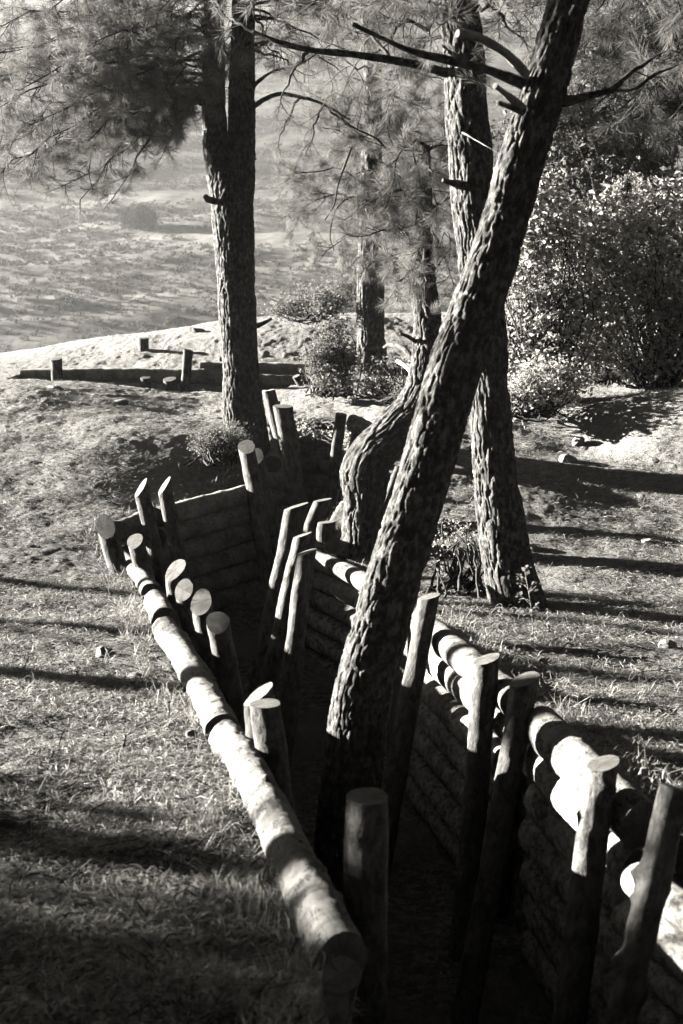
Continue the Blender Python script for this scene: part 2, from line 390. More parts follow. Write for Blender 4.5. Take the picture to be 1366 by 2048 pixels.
# trench outline (world XY), walls stand just inside it
def XY(px, py, Y): p = P(px, py, Y); return (p[0], p[1])
LEFT_TOP = [(680, 1925, 4.12), (600, 1750, 4.79), (540, 1620, 5.47), (480, 1510, 6.2), (430, 1420, 7.0), (385, 1340, 7.9), (335, 1255, 9.05), (315, 1205, 9.95), (288, 1160, 10.9), (250, 1118, 12.0)]
RIGHT_TOP = [(632, 1118, 12.4), (745, 1168, 11.2), (870, 1270, 9.15), (960, 1338, 8.15), (1060, 1430, 7.15), (1130, 1500, 6.5), (1200, 1572, 5.95), (1290, 1655, 5.45)]
_l = [XY(*p) for p in LEFT_TOP]; _r = [XY(*p) for p in RIGHT_TOP]
POLY1 = [(0.10, 0.5), (0.02, 4.0)] + _l[1:] + [(-2.0, 12.35), (-1.62, 12.95), (-0.92, 14.45), (-0.80, 16.1), (-0.45, 16.25), (0.22, 16.15), (0.2, 14.8), (-0.02, 13.6), (-0.22, 12.9)] + _r + [(1.5, 5.2), (1.75, 4.2), (2.0, 0.5)]
POLY2 = [(-4.3, 18.7), (-4.3, 19.55), (-2.4, 19.65), (-0.45, 19.65), (-0.35, 19.0), (-1.1, 18.7), (-2.2, 18.65)]
def sdist(xy, poly):
    """signed distance, negative inside"""
    poly = np.array(poly); d = np.full(len(xy), 1e9); inside = np.zeros(len(xy), bool)
    for i in range(len(poly)):
        a, b = poly[i], poly[(i + 1) % len(poly)]
        ab = b - a; t = np.clip(((xy - a) @ ab) / (ab @ ab), 0, 1)
        d = np.minimum(d, np.linalg.norm(xy - (a + t[:, None] * ab), axis=1))
        c = ((a[1] > xy[:, 1]) != (b[1] > xy[:, 1]))
        with np.errstate(divide='ignore', invalid='ignore'):
            inside ^= c & (xy[:, 0] < (b[0] - a[0]) * (xy[:, 1] - a[1]) / (b[1] - a[1] + 1e-12) + a[0])
    return np.where(inside, -d, d)
def floor_z(Y): return np.interp(Y, [0, 9, 13, 14.5, 16.3, 17, 19.5], [-1.3, -1.38, -1.1, -0.85, -0.45, 0.0, 0.1])
def height(xy, fine=True):
    xy = np.asarray(xy, float)
    z = tps(xy)
    p3 = np.column_stack([xy, np.zeros(len(xy))])
    z = z + 0.035 * fbm(p3 * 1.6, 3, 3)
    if fine:
        z = z + 0.014 * fbm(p3 * 5, 3, 11) + 0.009 * fbm(p3 * 24, 2, 21)
        cl = fbm(p3 * 13, 2, 31); z = z + 0.018 * np.clip(cl - 0.4, 0, 1) * 2
    d = np.minimum(sdist(xy, POLY1), sdist(xy, POLY2))
    e = d + 0.02 * fbm(p3 * 6, 2, 41)
    # walls: behind the logs the earth stands 7 cm outside their axis
    k = np.clip((0.06 - e) / 0.07, 0, 1); k = k * k * (3 - 2 * k)
    fl = floor_z(xy[:, 1]) + 0.05 * fbm(p3 * 3, 3, 51)
    return z * (1 - k) + np.minimum(fl, z) * k
def grow(a, b, s0, ratio):
    out = [a]; s = s0
    while out[-1] < b: out.append(out[-1] + s); s *= ratio
    return out
xs_in = np.arange(-4.6, 4.6, 0.026)
xr = np.array(grow(4.62, 26, 0.03, 1.06)); xs = np.concatenate([-xr[::-1], xs_in, xr])
ys = [3.2]
while ys[-1] < 25: ys.append(ys[-1] + max(0.016, 0.0036 * ys[-1]))
ys = np.concatenate([-np.array(grow(-3.1, 7, 0.05, 1.12))[::-1], ys, np.array(grow(25.1, 36, 0.12, 1.06))])
gx, gy = np.meshgrid(xs, ys); nx, ny = len(xs), len(ys)
gz = height(np.column_stack([gx.ravel(), gy.ravel()])).reshape(ny, nx)
ii = (np.arange(ny - 1)[:, None] * nx + np.arange(nx - 1)[None, :])
Qg = np.stack([ii, ii + 1, ii + nx + 1, ii + nx], 2).reshape(-1, 4)
ground = link_mesh('ground', np.column_stack([gx.ravel(), gy.ravel(), gz.ravel()]), Qg, M_GROUND)
tag(ground, 'dry litter covered ground around the log trench', kind='structure')
def gheight(xy):
    """bilinear lookup in the built ground"""
    xy = np.asarray(xy, float)
    i = np.clip(np.searchsorted(xs, xy[:, 0]) - 1, 0, nx - 2); j = np.clip(np.searchsorted(ys, xy[:, 1]) - 1, 0, ny - 2)
    fx = (xy[:, 0] - xs[i]) / (xs[i + 1] - xs[i]); fy = (xy[:, 1] - ys[j]) / (ys[j + 1] - ys[j])
    return (gz[j, i] * (1 - fx) + gz[j, i + 1] * fx) * (1 - fy) + (gz[j + 1, i] * (1 - fx) + gz[j + 1, i + 1] * fx) * fy
def gz1(x, y): return float(gheight([(x, y)])[0])

# far valley side: one sheet from under the ridge to beyond the skyline
hy = np.array(grow(27.0, 900, 0.8, 1.012)); hx0 = np.array(grow(0, 260, 0.9, 1.012)); hx = np.concatenate([-hx0[:0:-1], hx0])
hgx, hgy = np.meshgrid(hx, hy)
def hill(xy):
    x, y = xy[:, 0], xy[:, 1]
    base = np.interp(y, [27, 36, 60, 110, 150, 260, 420, 520, 900], [-1.6, -3.8, -9, -9, -3, 14, 52, 88, 190])
    p3 = np.column_stack([x, y, np.zeros(len(x))])
    k = np.clip((y - 60) / 100, 0, 1)
    base = base + k * (4 * fbm(p3 * np.array((0.35, 1, 1)) / 60, 3, 61) + 2.8 * fbm(p3 * np.array((0.25, 1, 1)) / 14 + 0.15 * fbm(p3 / 30, 2, 66)[:, None], 3, 71)) + 0.35 * k * fbm(p3 / 4, 3, 81)
    dip = np.clip((40 - y) / 6, 0, 1)
    return base - 1.2 * dip
hz = hill(np.column_stack([hgx.ravel(), hgy.ravel()])).reshape(hgx.shape)
hn = len(hx); ii = (np.arange(len(hy) - 1)[:, None] * hn + np.arange(hn - 1)[None, :])
hillside = link_mesh('hillside', np.column_stack([hgx.ravel(), hgy.ravel(), hz.ravel()]), np.stack([ii, ii + 1, ii + hn + 1, ii + hn], 2).reshape(-1, 4), M_HILL)
tag(hillside, 'far sunlit scrubby valley side beyond the ridge', kind='structure')

# ------------------------------------------------------------------ timber
def knots_disp(amp=0.006, knots=None, fine=0.0022):
    def f(bo, bc, seed):
        d = amp * fbm(bo * np.array((9, 9, 5)), 3, seed) + fine * fbm(bo * 55, 2, seed + 5)
        patch = np.clip(fbm(bo * np.array((12, 12, 7)), 2, seed + 9) * 6, -1, 1)   # bark left standing / flaked away
        d = d + 0.0022 * patch
        if knots:
            th = np.arctan2(bc[:, 1], bc[:, 0])
            for (s, a, r, h) in knots:
                da = (th - a + np.pi) % (2 * np.pi) - np.pi
                rr = np.linalg.norm(bc[:, :2], axis=1)
                q = ((bc[:, 2] - s) ** 2 + (da * rr) ** 2) / (r * r)
                d = d + h * np.exp(-q * 1.5)
        return d
    return f
def rand_knots(rng, L, n):
    return [(rng.uniform(0.1, max(0.12, L - 0.05)), rng.uniform(-3.14, 3.14), rng.uniform(0.015, 0.03), rng.uniform(0.006, 0.014)) for _ in range(n)]

_seed = [100]
def log(name, pts, rad, label, cat, group, knots=6, cut=(True, True), sag=0.0, seg=36, step=0.025, amp=0.007, wander=0.008, mat=None):
    """a lying log: slight bends, knots, sawn ends"""
    _seed[0] += 7; rng = random.Random(_seed[0])
    pts = [np.asarray(p, float) for p in pts]
    L = sum(np.linalg.norm(pts[i + 1] - pts[i]) for i in range(len(pts) - 1))
    if len(pts) == 2:
        m = max(3, int(L / 0.5) + 1)
        a, b = pts; pts = [a + (b - a) * t + np.array((rng.uniform(-1, 1), rng.uniform(-1, 1), rng.uniform(-1, 1))) * wander * (0 < t < 1) for t in np.linspace(0, 1, m)]
    rr = np.interp(np.linspace(0, 1, len(pts)), np.linspace(0, 1, len(rad) if hasattr(rad, '__len__') else 2), rad if hasattr(rad, '__len__') else (rad * 1.03, rad * 0.96))
    rr = rr * np.array([1 + rng.uniform(-0.03, 0.03) for _ in rr])
    d0 = pts[0] - pts[1]; d1 = pts[-1] - pts[-2]
    d0 = d0 / np.linalg.norm(d0) + np.array([rng.uniform(-0.08, 0.08) for _ in range(3)]); d1 = d1 / np.linalg.norm(d1) + np.array([rng.uniform(-0.08, 0.08) for _ in range(3)])
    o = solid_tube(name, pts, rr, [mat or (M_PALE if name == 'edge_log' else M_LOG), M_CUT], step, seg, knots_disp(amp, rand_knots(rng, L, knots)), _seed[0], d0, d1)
    recenter(o, pts[0]); return tag(o, label, cat, group)
def post(top, bot, wpx, cutn, label, group, to_floor=True, depth=0.12, taper=1.04, knots=3, big=None, seg=36, extra=None, cat='post'):
    """a driven post: top/bot are (px,py,Y); wpx its width in photo pixels at the top"""
    _seed[0] += 7; rng = random.Random(_seed[0])
    a = P(*top); b = P(*bot); d = (b - a) / np.linalg.norm(b - a)
    r = PX(wpx, top[2]) / 2
    # run on down to the ground or the trench floor
    c = b.copy()
    for _ in range(400):
        if c[2] < gz1(c[0], c[1]) - depth: break
        c = c + d * 0.02
    L = np.linalg.norm(c - a); m = max(4, int(L / 0.3))
    pts = [c + (a - c) * t for t in np.linspace(0, 1, m)]
    side = np.cross(d, (0, 1, 0)); side /= np.linalg.norm(side)
    for k in range(1, m - 1): pts[k] = pts[k] + side * rng.uniform(-1, 1) * r * 0.10
    rr = [r * (taper + (1 - taper) * t) * (1 + rng.uniform(-0.04, 0.04)) for t in np.linspace(0, 1, m)]
    if extra: pts, rr = extra(pts, rr)
    kn = rand_knots(rng, L, knots)
    if big: kn += [(L - s, an, kr, kh) for (s, an, kr, kh) in big]
    n = np.array(cutn, float)
    o = solid_tube('post', pts, rr, [M_LOG, M_CUT], 0.02, seg, knots_disp(0.006, kn), _seed[0], None, n)
    recenter(o, c); return tag(o, label, cat, group)

GL = 'posts along the left trench wall'; GR = 'posts along the right trench wall'; GF = 'posts of the far trench'
post((735, 1592, 4.75), (730, 1850, 4.7), 92, (-0.02, -0.04, 1), 'thick flat-topped post in the trench beside the near end of the edge log', GL, taper=0.94)
post((531, 1407, 6.1), (543, 1500, 6.1), 64, (-0.06, 0.0, 1), 'flat-topped post with a pale cut, standing before a slant-topped post beside the edge log', GL, taper=1.0)
post((517, 1388, 6.35), (520, 1480, 6.3), 58, (-0.6, -0.15, 0.9), 'slant-topped post just behind the flat-topped one beside the edge log', GL, taper=1.0)
post((435, 1245, 8.2), (468, 1420, 8.1), 46, (-0.05, -0.5, 0.75), 'post with a round shaded slanting face, nearest of its cluster behind the edge log', GL)
post((403, 1203, 8.9), (420, 1290, 8.8), 46, (-0.25, -0.5, 0.8), 'post with a striped oval face between the overlapping pair and the shaded one', GL)
post((367, 1180, 9.6), (385, 1260, 9.5), 42, (-0.3, -0.5, 0.8), 'lower of two overlapping slant-cut posts beside the edge log', GL)
post((350, 1140, 10.1), (365, 1240, 10.0), 44, (-0.45, -0.45, 0.8), 'higher of two overlapping slant-cut posts beside the edge log', GL)
post((270, 1082, 11.3), (292, 1160, 11.2), 36, (-0.25, -0.4, 0.8), 'short post with a clean oval cut near the far end of the left edge log', GL)
post((211, 1052, 11.6), (228, 1110, 11.5), 40, (-0.1, -0.6, 0.9), 'squat post with a cracked oval cut set in the bank, leftmost by the trench corner', GL)
post((282, 975, 12.2), (322, 1150, 12.0), 30, (-0.8, -0.35, 0.7), 'tall dark post with a bright slanting cut at the trench corner, left of its twin', GL)
post((328, 972, 12.5), (352, 1090, 12.35), 28, (-0.8, -0.35, 0.7), 'tall dark post with a bright slanting cut, right one of the twins at the corner', GL)
GW = 'posts along the wall below the forked pine'
post((493, 893, 13.9), (527, 1090, 13.6), 32, (-0.1, -0.45, 0.85), 'tall leaning post with a rounded top before the log wall under the forked pine', GW)
post((512, 912, 14.1), (547, 1080, 13.95), 32, (-0.1, -0.6, 0.8), 'post leaning close behind the tall one under the forked pine', GW)
post((565, 812, 14.6), (592, 980, 14.4), 36, (0.0, -0.1, 1), 'thick dark flat-topped post right of the forked pine trunk', GW)
post((537, 782, 15.7), (556, 860, 15.6), 28, (-0.2, 0.1, 1), 'dark post leaning against the right flank of the forked pine', GW)
post((553, 812, 15.2), (562, 870, 15.2), 18, (-0.6, -0.5, 0.6), 'slim pale post between the forked pine and the thick dark post', GW)
post((683, 828, 15.4), (662, 1000, 15.1), 22, (0.2, -0.1, 1), 'slender dark post at the right side of the farther log wall, reaching above it', GW)
post((718, 853, 14.8), (706, 910, 14.7), 26, (-0.1, -0.2, 1), 'short dark post under the pale knotted log end', GW)
post((593, 1012, 11.2), (536, 1290, 10.9), 44, (-0.28, 0.05, 1), 'tallest and farthest of three bright-edged posts leaning before the right log wall', GR)
post((645, 1000, 13.0), (618, 1070, 12.8), 34, (-0.15, 0.05, 1), 'short post behind the leaning row, its top cut aslant', GR)
post((653, 1044, 12.62), (651, 1095, 12.6), 37, (-0.1, 0.05, 1), 'stubby square-topped post beside the crooked tree foot', GR)
post((605, 1070, 10.6), (542, 1350, 10.2), 37, (-0.3, 0.05, 1), 'middle one of three bright-edged posts leaning before the right log wall', GR)
post((613, 1104, 10.2), (578, 1400, 9.7), 40, (-0.3, 0.03, 1), 'nearest of three bright-edged posts leaning before the right log wall', GR)
post((857, 1193, 9.0), (790, 1560, 8.3), 42, (-0.22, 0.04, 1), 'long split-faced leaning post right of the large leaning pine', GR)
post((973, 1318, 7.6), (942, 1700, 7.2), 53, (-0.25, -0.04, 1), 'stout post with a bright tilted cut, first right of the split-faced post', GR, big=[(0.07, 2.6, 0.05, 0.012)], taper=1.0)
post((1050, 1358, 7.05), (985, 1720, 6.6), 56, (-0.22, -0.08, 1), 'stout post with a broad bright top, second right of the split-faced post', GR, big=[(0.75, 1.2, 0.03, 0.015)], taper=0.92)
post((1206, 1526, 5.65), (1165, 1850, 5.35), 63, (-0.12, -0.08, 1), 'knobbly post with an oval cut top before the big sawn log end', GR, big=[(0.11, -1.0, 0.04, 0.03), (0.12, 1.8, 0.035, 0.03), (0.22, 2.8, 0.03, 0.02)], taper=0.98)
post((1350, 1575, 4.75), (1262, 1950, 4.5), 62, (0.3, 0.2, 1), 'knobbly dark post at the right edge of the picture, bending over the trench', GR, big=[(0.32, 3.0, 0.03, 0.028), (0.35, 0.4, 0.03, 0.02), (0.62, 2.8, 0.035, 0.03), (0.70, -0.4, 0.04, 0.02)], taper=1.0)
post((802, 930, 13.2), (782, 985, 13.0), 24, (-0.2, 0.1, 1), 'small pale post standing behind the large leaning pine', GR)
post((684, 1952, 3.78), (662, 2060, 3.78), 86, (0.0, -0.35, 0.9), 'post with a dark round cut at the near end of the long edge log', GL)
post((556, 1872, 4.55), (574, 1925, 4.5), 16, (-0.3, -0.3, 1), 'small pale peg in the ground beside the near end of the edge log', None, taper=1.0, knots=0, cat='peg')
post((113, 717, 19.2), (115, 765, 19.2), 23, (-0.1, -0.2, 1), 'dark post with a bright left face at the left end of the far trench log', GF, depth=0.3)
post((287, 676, 21.5), (287, 698, 21.5), 20, (0, -0.1, 1), 'short pale stub post alone on the sunlit slope above the far trench', GF, knots=0)
post((376, 700, 19.2), (371, 790, 19.2), 19, (0.2, -0.1, 1), 'tallest post of the far trench with a bright upper half', GF, depth=0.3)
post((291, 755, 19.2), (294, 790, 19.2), 19, (0.0, -0.2, 1), 'low dim post inside the far trench, left of the other low one', GF, depth=0.3)
post((339, 758, 19.1), (347, 795, 19.1), 24, (-0.1, -0.3, 1), 'low dim post inside the far trench, wider and next to the tallest one', GF, depth=0.3)
post((605, 607, 23.7), (600, 628, 23.7), 13, (0.2, 0, 1), 'little pale post on the skyline of the near ridge', GF, knots=0)
post((592, 752, 18.8), (606, 778, 18.8), 16, (-0.4, -0.3, 1), 'pale leaning board post at the right end of the far trench', GF, knots=0)
post((443, 712, 19.7), (442, 750, 19.7), 12, (-0.2, -0.3, 1), 'thin pale post peeping out left of the forked pine trunk', GF, knots=0)

# left edge logs on the bank
def LP(*q): return [P(*a) for a in q]
GE = 'logs edging the left side of the trench'
log('edge_log', LP((682, 1925, 4.14), (600, 1752, 4.79), (540, 1625, 5.47), (480, 1515, 6.2), (452, 1475, 6.55)), (0.088, 0.082, 0.078), 'longest pale edge log running from the foreground, dappled with light', 'log', GE, knots=26, seg=64, step=0.013, amp=0.012)
log('edge_log', LP((447, 1460, 6.65), (408, 1385, 7.4), (372, 1322, 8.15), (330, 1256, 9.05)), (0.082, 0.077, 0.080), 'middle edge log on the left bank with two shadow bands', 'log', GE, knots=16, seg=56, step=0.015, amp=0.012)
log('edge_log', LP((330, 1243, 9.2), (312, 1203, 10.0)), (0.092, 0.085), 'rough-barked short edge log just before the far thin one', 'log', GE, knots=8, amp=0.016)
log('edge_log', LP((303, 1185, 10.35), (285, 1158, 10.95), (243, 1112, 12.1)), (0.075, 0.060), 'thin half-buried edge log at the far end of the left bank', 'log', GE)
log('edge_log', LP((232, 1062, 12.0), (262, 1050, 12.35), (300, 1030, 12.8)), (0.085, 0.08), 'short stubby log between the squat post and the twin posts at the corner', 'log', GE)

ORD = ['top', 'second', 'third', 'fourth', 'fifth', 'sixth', 'seventh', 'eighth', 'ninth']
def wall(top, rows, r, gap, where, group, name='wall_log', into=(0, 0), first_label=None, jit=0.02, tilt=0.0, ext=0.06, start=0):
    """horizontal logs stacked downward from the top line (world points)"""
    a, b = np.asarray(top[0], float), np.asarray(top[-1], float)
    rng = random.Random(int(abs(a[0] * 917 + b[1] * 331)) + rows)
    for k in range(start, rows):
        rk = r * rng.uniform(0.88, 1.1)
        dz = np.array((into[0] * k, into[1] * k, -gap * k + rng.uniform(-jit, jit) * (k > 0)))
        d = (b - a) / np.linalg.norm(b - a)
        pts = [p + dz for p in map(lambda p: np.asarray(p, float), top)]
        pts[0] = pts[0] - d * rng.uniform(0, ext) * (k > 0); pts[-1] = pts[-1] + d * rng.uniform(-0.3, 1) * ext * (k > 0)
        pts[-1] = pts[-1] + np.array((0, 0, tilt * k + rng.uniform(-jit, jit) * (k > 0)))
        lab = first_label if (k == 0 and first_label) else '%s log down in %s' % (ORD[k].capitalize(), where) if k else 'Topmost log of %s' % where
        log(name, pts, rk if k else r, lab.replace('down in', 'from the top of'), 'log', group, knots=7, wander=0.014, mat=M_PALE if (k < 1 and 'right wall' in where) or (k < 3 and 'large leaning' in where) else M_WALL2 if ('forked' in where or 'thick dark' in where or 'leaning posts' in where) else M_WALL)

RW = [P(*p) for p in RIGHT_TOP]
wall([P(628, 1118, 12.35), P(700, 1148, 11.65), P(775, 1190, 10.75)], 7, 0.086, 0.175, 'the right wall left of the large leaning pine', 'right wall logs left of the leaning pine', into=(-0.012, 0))
wall([P(862, 1262, 9.30), P(950, 1335, 8.2), P(1032, 1405, 7.4)], 7, 0.090, 0.186, 'the right wall behind the stout posts', 'right wall logs behind the stout posts', into=(-0.014, 0))
wall([P(1085, 1455, 6.95), P(1190, 1560, 6.05), P(1285, 1655, 5.48)], 7, 0.104, 0.195, 'the right wall behind the knobbly post', 'right wall logs behind the knobbly post', into=(0.004, 0))
wall([P(1262, 1765, 5.2) + np.array((0.04, 0, 0)), P(1500, 1905, 4.3)], 6, 0.075, 0.150, 'the stepped wall at the lower right corner', 'stepped wall logs at the lower right', into=(-0.01, 0))
# left wall, seen edge on
LW = [P(*p) for p in LEFT_TOP]
sh = np.array((0.07, 0, -0.165))
wall([LW[1] + sh, LW[3] + sh], 7, 0.082, 0.17, 'the left wall under the longest edge log', 'left wall logs under the edge logs', into=(0.012, 0))
wall([LW[4] + sh, LW[7] + sh], 7, 0.082, 0.17, 'the left wall under the middle edge log', 'left wall logs under the edge logs', into=(0.012, 0))
wall([LW[8] + sh + np.array((0, -0.4, 0)), LW[9] + sh], 6, 0.08, 0.165, 'the left wall near the corner', 'left wall logs under the edge logs', into=(0.012, 0))
# wall facing the viewer under the forked pine
wall([P(318, 1034, 12.75), P(400, 1012, 13.25), P(505, 984, 14.0)], 7, 0.093, 0.188, 'the wall facing the viewer under the forked pine', 'wall logs under the forked pine', into=(0.0, -0.015), tilt=-0.004)
wall([P(508, 968, 14.1), P(560, 962, 14.9)], 4, 0.085, 0.17, 'the short wall end behind the two leaning posts', 'short wall logs behind the leaning posts', into=(0, -0.01))
wall([P(545, 930, 15.0), P(537, 868, 15.9)], 4, 0.095, 0.18, 'the narrow wall by the thick dark post', 'narrow wall logs by the thick dark post', into=(0.01, 0))
# farther wall
wall([P(586, 872, 16.05), P(640, 874, 16.0), P(705, 880, 15.7)], 6, 0.078, 0.165, 'the farther wall beyond the thick dark post', 'wall logs beyond the thick dark post', into=(0, -0.012))
log('log', LP((706, 846, 14.9), (735, 858, 14.6), (775, 892, 14.0)), (0.08, 0.075), 'pale knotted log end lying by the bend of the crooked tree', 'log', None, knots=5)
log('log', LP((669, 1092, 12.0), (690, 1100, 12.5)), (0.075, 0.075), 'stub of log with its round cut end showing at the crooked tree foot', 'log', None, knots=0)
# far trench
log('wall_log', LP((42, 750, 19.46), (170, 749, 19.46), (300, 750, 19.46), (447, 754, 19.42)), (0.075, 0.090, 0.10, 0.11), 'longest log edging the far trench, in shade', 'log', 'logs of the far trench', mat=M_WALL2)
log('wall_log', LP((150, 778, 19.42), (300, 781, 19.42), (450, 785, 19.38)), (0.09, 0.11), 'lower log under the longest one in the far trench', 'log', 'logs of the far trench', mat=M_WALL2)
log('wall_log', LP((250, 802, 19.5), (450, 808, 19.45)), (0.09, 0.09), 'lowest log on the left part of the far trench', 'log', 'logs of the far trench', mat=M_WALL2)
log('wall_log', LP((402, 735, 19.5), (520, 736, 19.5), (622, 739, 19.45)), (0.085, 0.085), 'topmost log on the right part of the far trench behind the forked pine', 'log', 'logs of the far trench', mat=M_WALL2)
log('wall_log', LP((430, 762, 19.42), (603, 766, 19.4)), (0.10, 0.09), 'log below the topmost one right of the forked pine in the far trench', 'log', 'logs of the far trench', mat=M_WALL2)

# ------------------------------------------------------------------ trees
def worley(q, seed):
    """F2 - F1 of a cellular noise"""
    i = np.floor(q).astype(np.int64); f = q - i; f1 = np.full(len(q), 9.0); f2 = np.full(len(q), 9.0)
    for dx in (-1, 0, 1):
        for dy in (-1, 0, 1):
            for dz in (-1, 0, 1):
                c = [_hash(i[:, 0] + dx, i[:, 1] + dy, i[:, 2] + dz, seed + k) for k in (0, 101, 202)]
                d = (dx + c[0] - f[:, 0]) ** 2 + (dy + c[1] - f[:, 1]) ** 2 + (dz + c[2] - f[:, 2]) ** 2
                f2 = np.minimum(f2, np.maximum(d, f1)); f1 = np.minimum(f1, d)
    return np.sqrt(f2) - np.sqrt(f1)
def bark_disp(A=0.022, fr=17.0, el=0.15):
    def f(bo, bc, seed):
        wq = bo + 0.035 * np.stack([fbm(bo * 9, 3, seed + 2), fbm(bo * 9 + 40, 3, seed + 3), 2.0 * fbm(bo * 9 + 80, 3, seed + 4)], 1)
        e = worley(wq * np.array((fr, fr, fr * el)), seed)                  # long upright plates with deep cracks
        big = np.clip(e / 0.28, 0, 1) ** 0.7
        e2 = worley(wq * np.array((fr * 2.1, fr * 2.1, fr * 1.1)), seed + 9)  # scales on each plate
        sm = np.clip(e2 / 0.25, 0, 1)
        lvl = vnoise(wq * np.array((fr, fr, fr * .35)) * .8, seed + 11)
        return A * (1.1 * big - 0.7) + A * 0.22 * big * (sm - 0.5) + A * 0.30 * lvl * big + A * 0.22 * fbm(bo * 70, 2, seed + 13) + A * 0.5 * fbm(bo * 4, 2, seed + 17)
    return f
def trunk(name, pts, wpx, root, seed, seg=150, step=0.014, A=0.022, fr=17, flare=0.0, cut=None, el=0.15):
    W = [P(*p) for p in pts]; r = [PX(wp, p[2]) / 2 for wp, p in zip(wpx, pts)]
    o = solid_tube(name, W, r, [M_TRUNK, M_CUT], step, seg, bark_disp(A, fr, el), seed, None, cut, oval=0.05)
    return child(o, root) if root is not None else o

class Needles:
    """needle tufts: long thin triangles"""
    def __init__(s): s.V = []; s.n = 0
    def tuft(s, rng, p, d, n=34, L=0.12, wid=0.0022, spread=0.9, back=0.10):
        d = d / (np.linalg.norm(d) + 1e-9)
        a = np.cross(d, (0.31, 0.2, 0.93)); a /= np.linalg.norm(a) + 1e-9; b = np.cross(d, a)
        th = rng.uniform(0, 2 * np.pi, n); k = rng.uniform(0.15, spread, n)
        dirs = d[None] * (1 - 0.45 * k)[:, None] + (np.cos(th) * k)[:, None] * a + (np.sin(th) * k)[:, None] * b
        dirs /= np.linalg.norm(dirs, axis=1)[:, None]
        o = p[None] - d[None] * (rng.uniform(0, back, n))[:, None]
        ln = L * rng.uniform(0.7, 1.15, n)
        tip = o + dirs * ln[:, None] + np.array((0, 0, -1.0)) * (ln * rng.uniform(0, 0.12, n))[:, None]
        sd = np.cross(dirs, rng.normal(size=(n, 3))); sd /= np.linalg.norm(sd, axis=1)[:, None] + 1e-9
        mid = o + dirs * (ln * 0.5)[:, None]
        V = np.stack([o - sd * wid * 0.35, mid + sd * wid * 0.6, tip, mid - sd * wid * 0.6], 1)
        s.V.append(V.reshape(-1, 3)); s.n += n
    def build(s, name, mat, parent):
        V = np.concatenate(s.V); q = np.arange(len(V)).reshape(-1, 4)
        return link_mesh(name, V, q, mat, parent, True)
def wiggle(rng, a, d, L, n=6, curl=0.5, droop=0.0, up=0.0):
    pts = [np.array(a, float)]; d = np.array(d, float); d /= np.linalg.norm(d); st = L / n
    bend = rng.normal(size=3) * curl / n
    for i in range(n):
        bend = bend * 0.7 + rng.normal(size=3) * curl / n * 0.8
        d = d + bend + np.array((0, 0, -droop / n + up / n * (i / n) * 2)); d /= np.linalg.norm(d)
        pts.append(pts[-1] + d * st)
    return np.array(pts)
def spray(rng, tw, nd, a, d, L, lvl, dens=1.0, nl=0.12, r=0.004, wid=0.0022, droop=0.5, nn=34):
    """one side shoot with its own shoots; tufts sit on the outer ends"""
    n = max(3, int(L / 0.07)); pts = wiggle(rng, a, d, L, n, 0.9, droop, droop * 1.6)
    tw.add(pts, r, r * 0.45, 3)
    if lvl <= 0 or L < 0.16:
        nd.tuft(rng, pts[-1], pts[-1] - pts[-2], nn, nl, wid)
        if rng.random() < 0.5: nd.tuft(rng, pts[-2], pts[-1] - pts[-2], nn // 2, nl * 0.9, wid)
        return
    k = max(2, int(L / 0.13 * dens))
    for j in range(k):
        t = rng.uniform(0.25, 1.0); i = min(n - 1, int(t * n)); p = pts[i]; ax = pts[i + 1] - pts[i]
        s_ = rng.normal(size=3); s_ -= ax * s_.dot(ax) / (ax @ ax); s_ /= np.linalg.norm(s_)
        s_[2] *= 0.6
        dd = ax / np.linalg.norm(ax) * 0.7 + s_ * 0.9
        spray(rng, tw, nd, p, dd, L * rng.uniform(0.35, 0.6), lvl - 1, dens, nl, r * 0.6, wid, droop, nn)
    nd.tuft(rng, pts[-1], pts[-1] - pts[-2], nn, nl, wid)
def limbmesh(pts, r0, r1, parent, seed, name='limb', mat=None, seg=16, amp=0.007):
    pts = [np.asarray(p, float) for p in pts]; rr = np.linspace(r0, r1, len(pts))
    o = solid_tube(name, pts, rr, [mat or M_TRUNK, M_CUT], 0.03, seg, lambda bo, bc, sd: amp * fbm(bo * np.array((30, 30, 9)), 2, sd), seed, None, None, oval=0.03)
    return child(o, parent)
def sub(o, root): return child(o, root) if o is not None else None

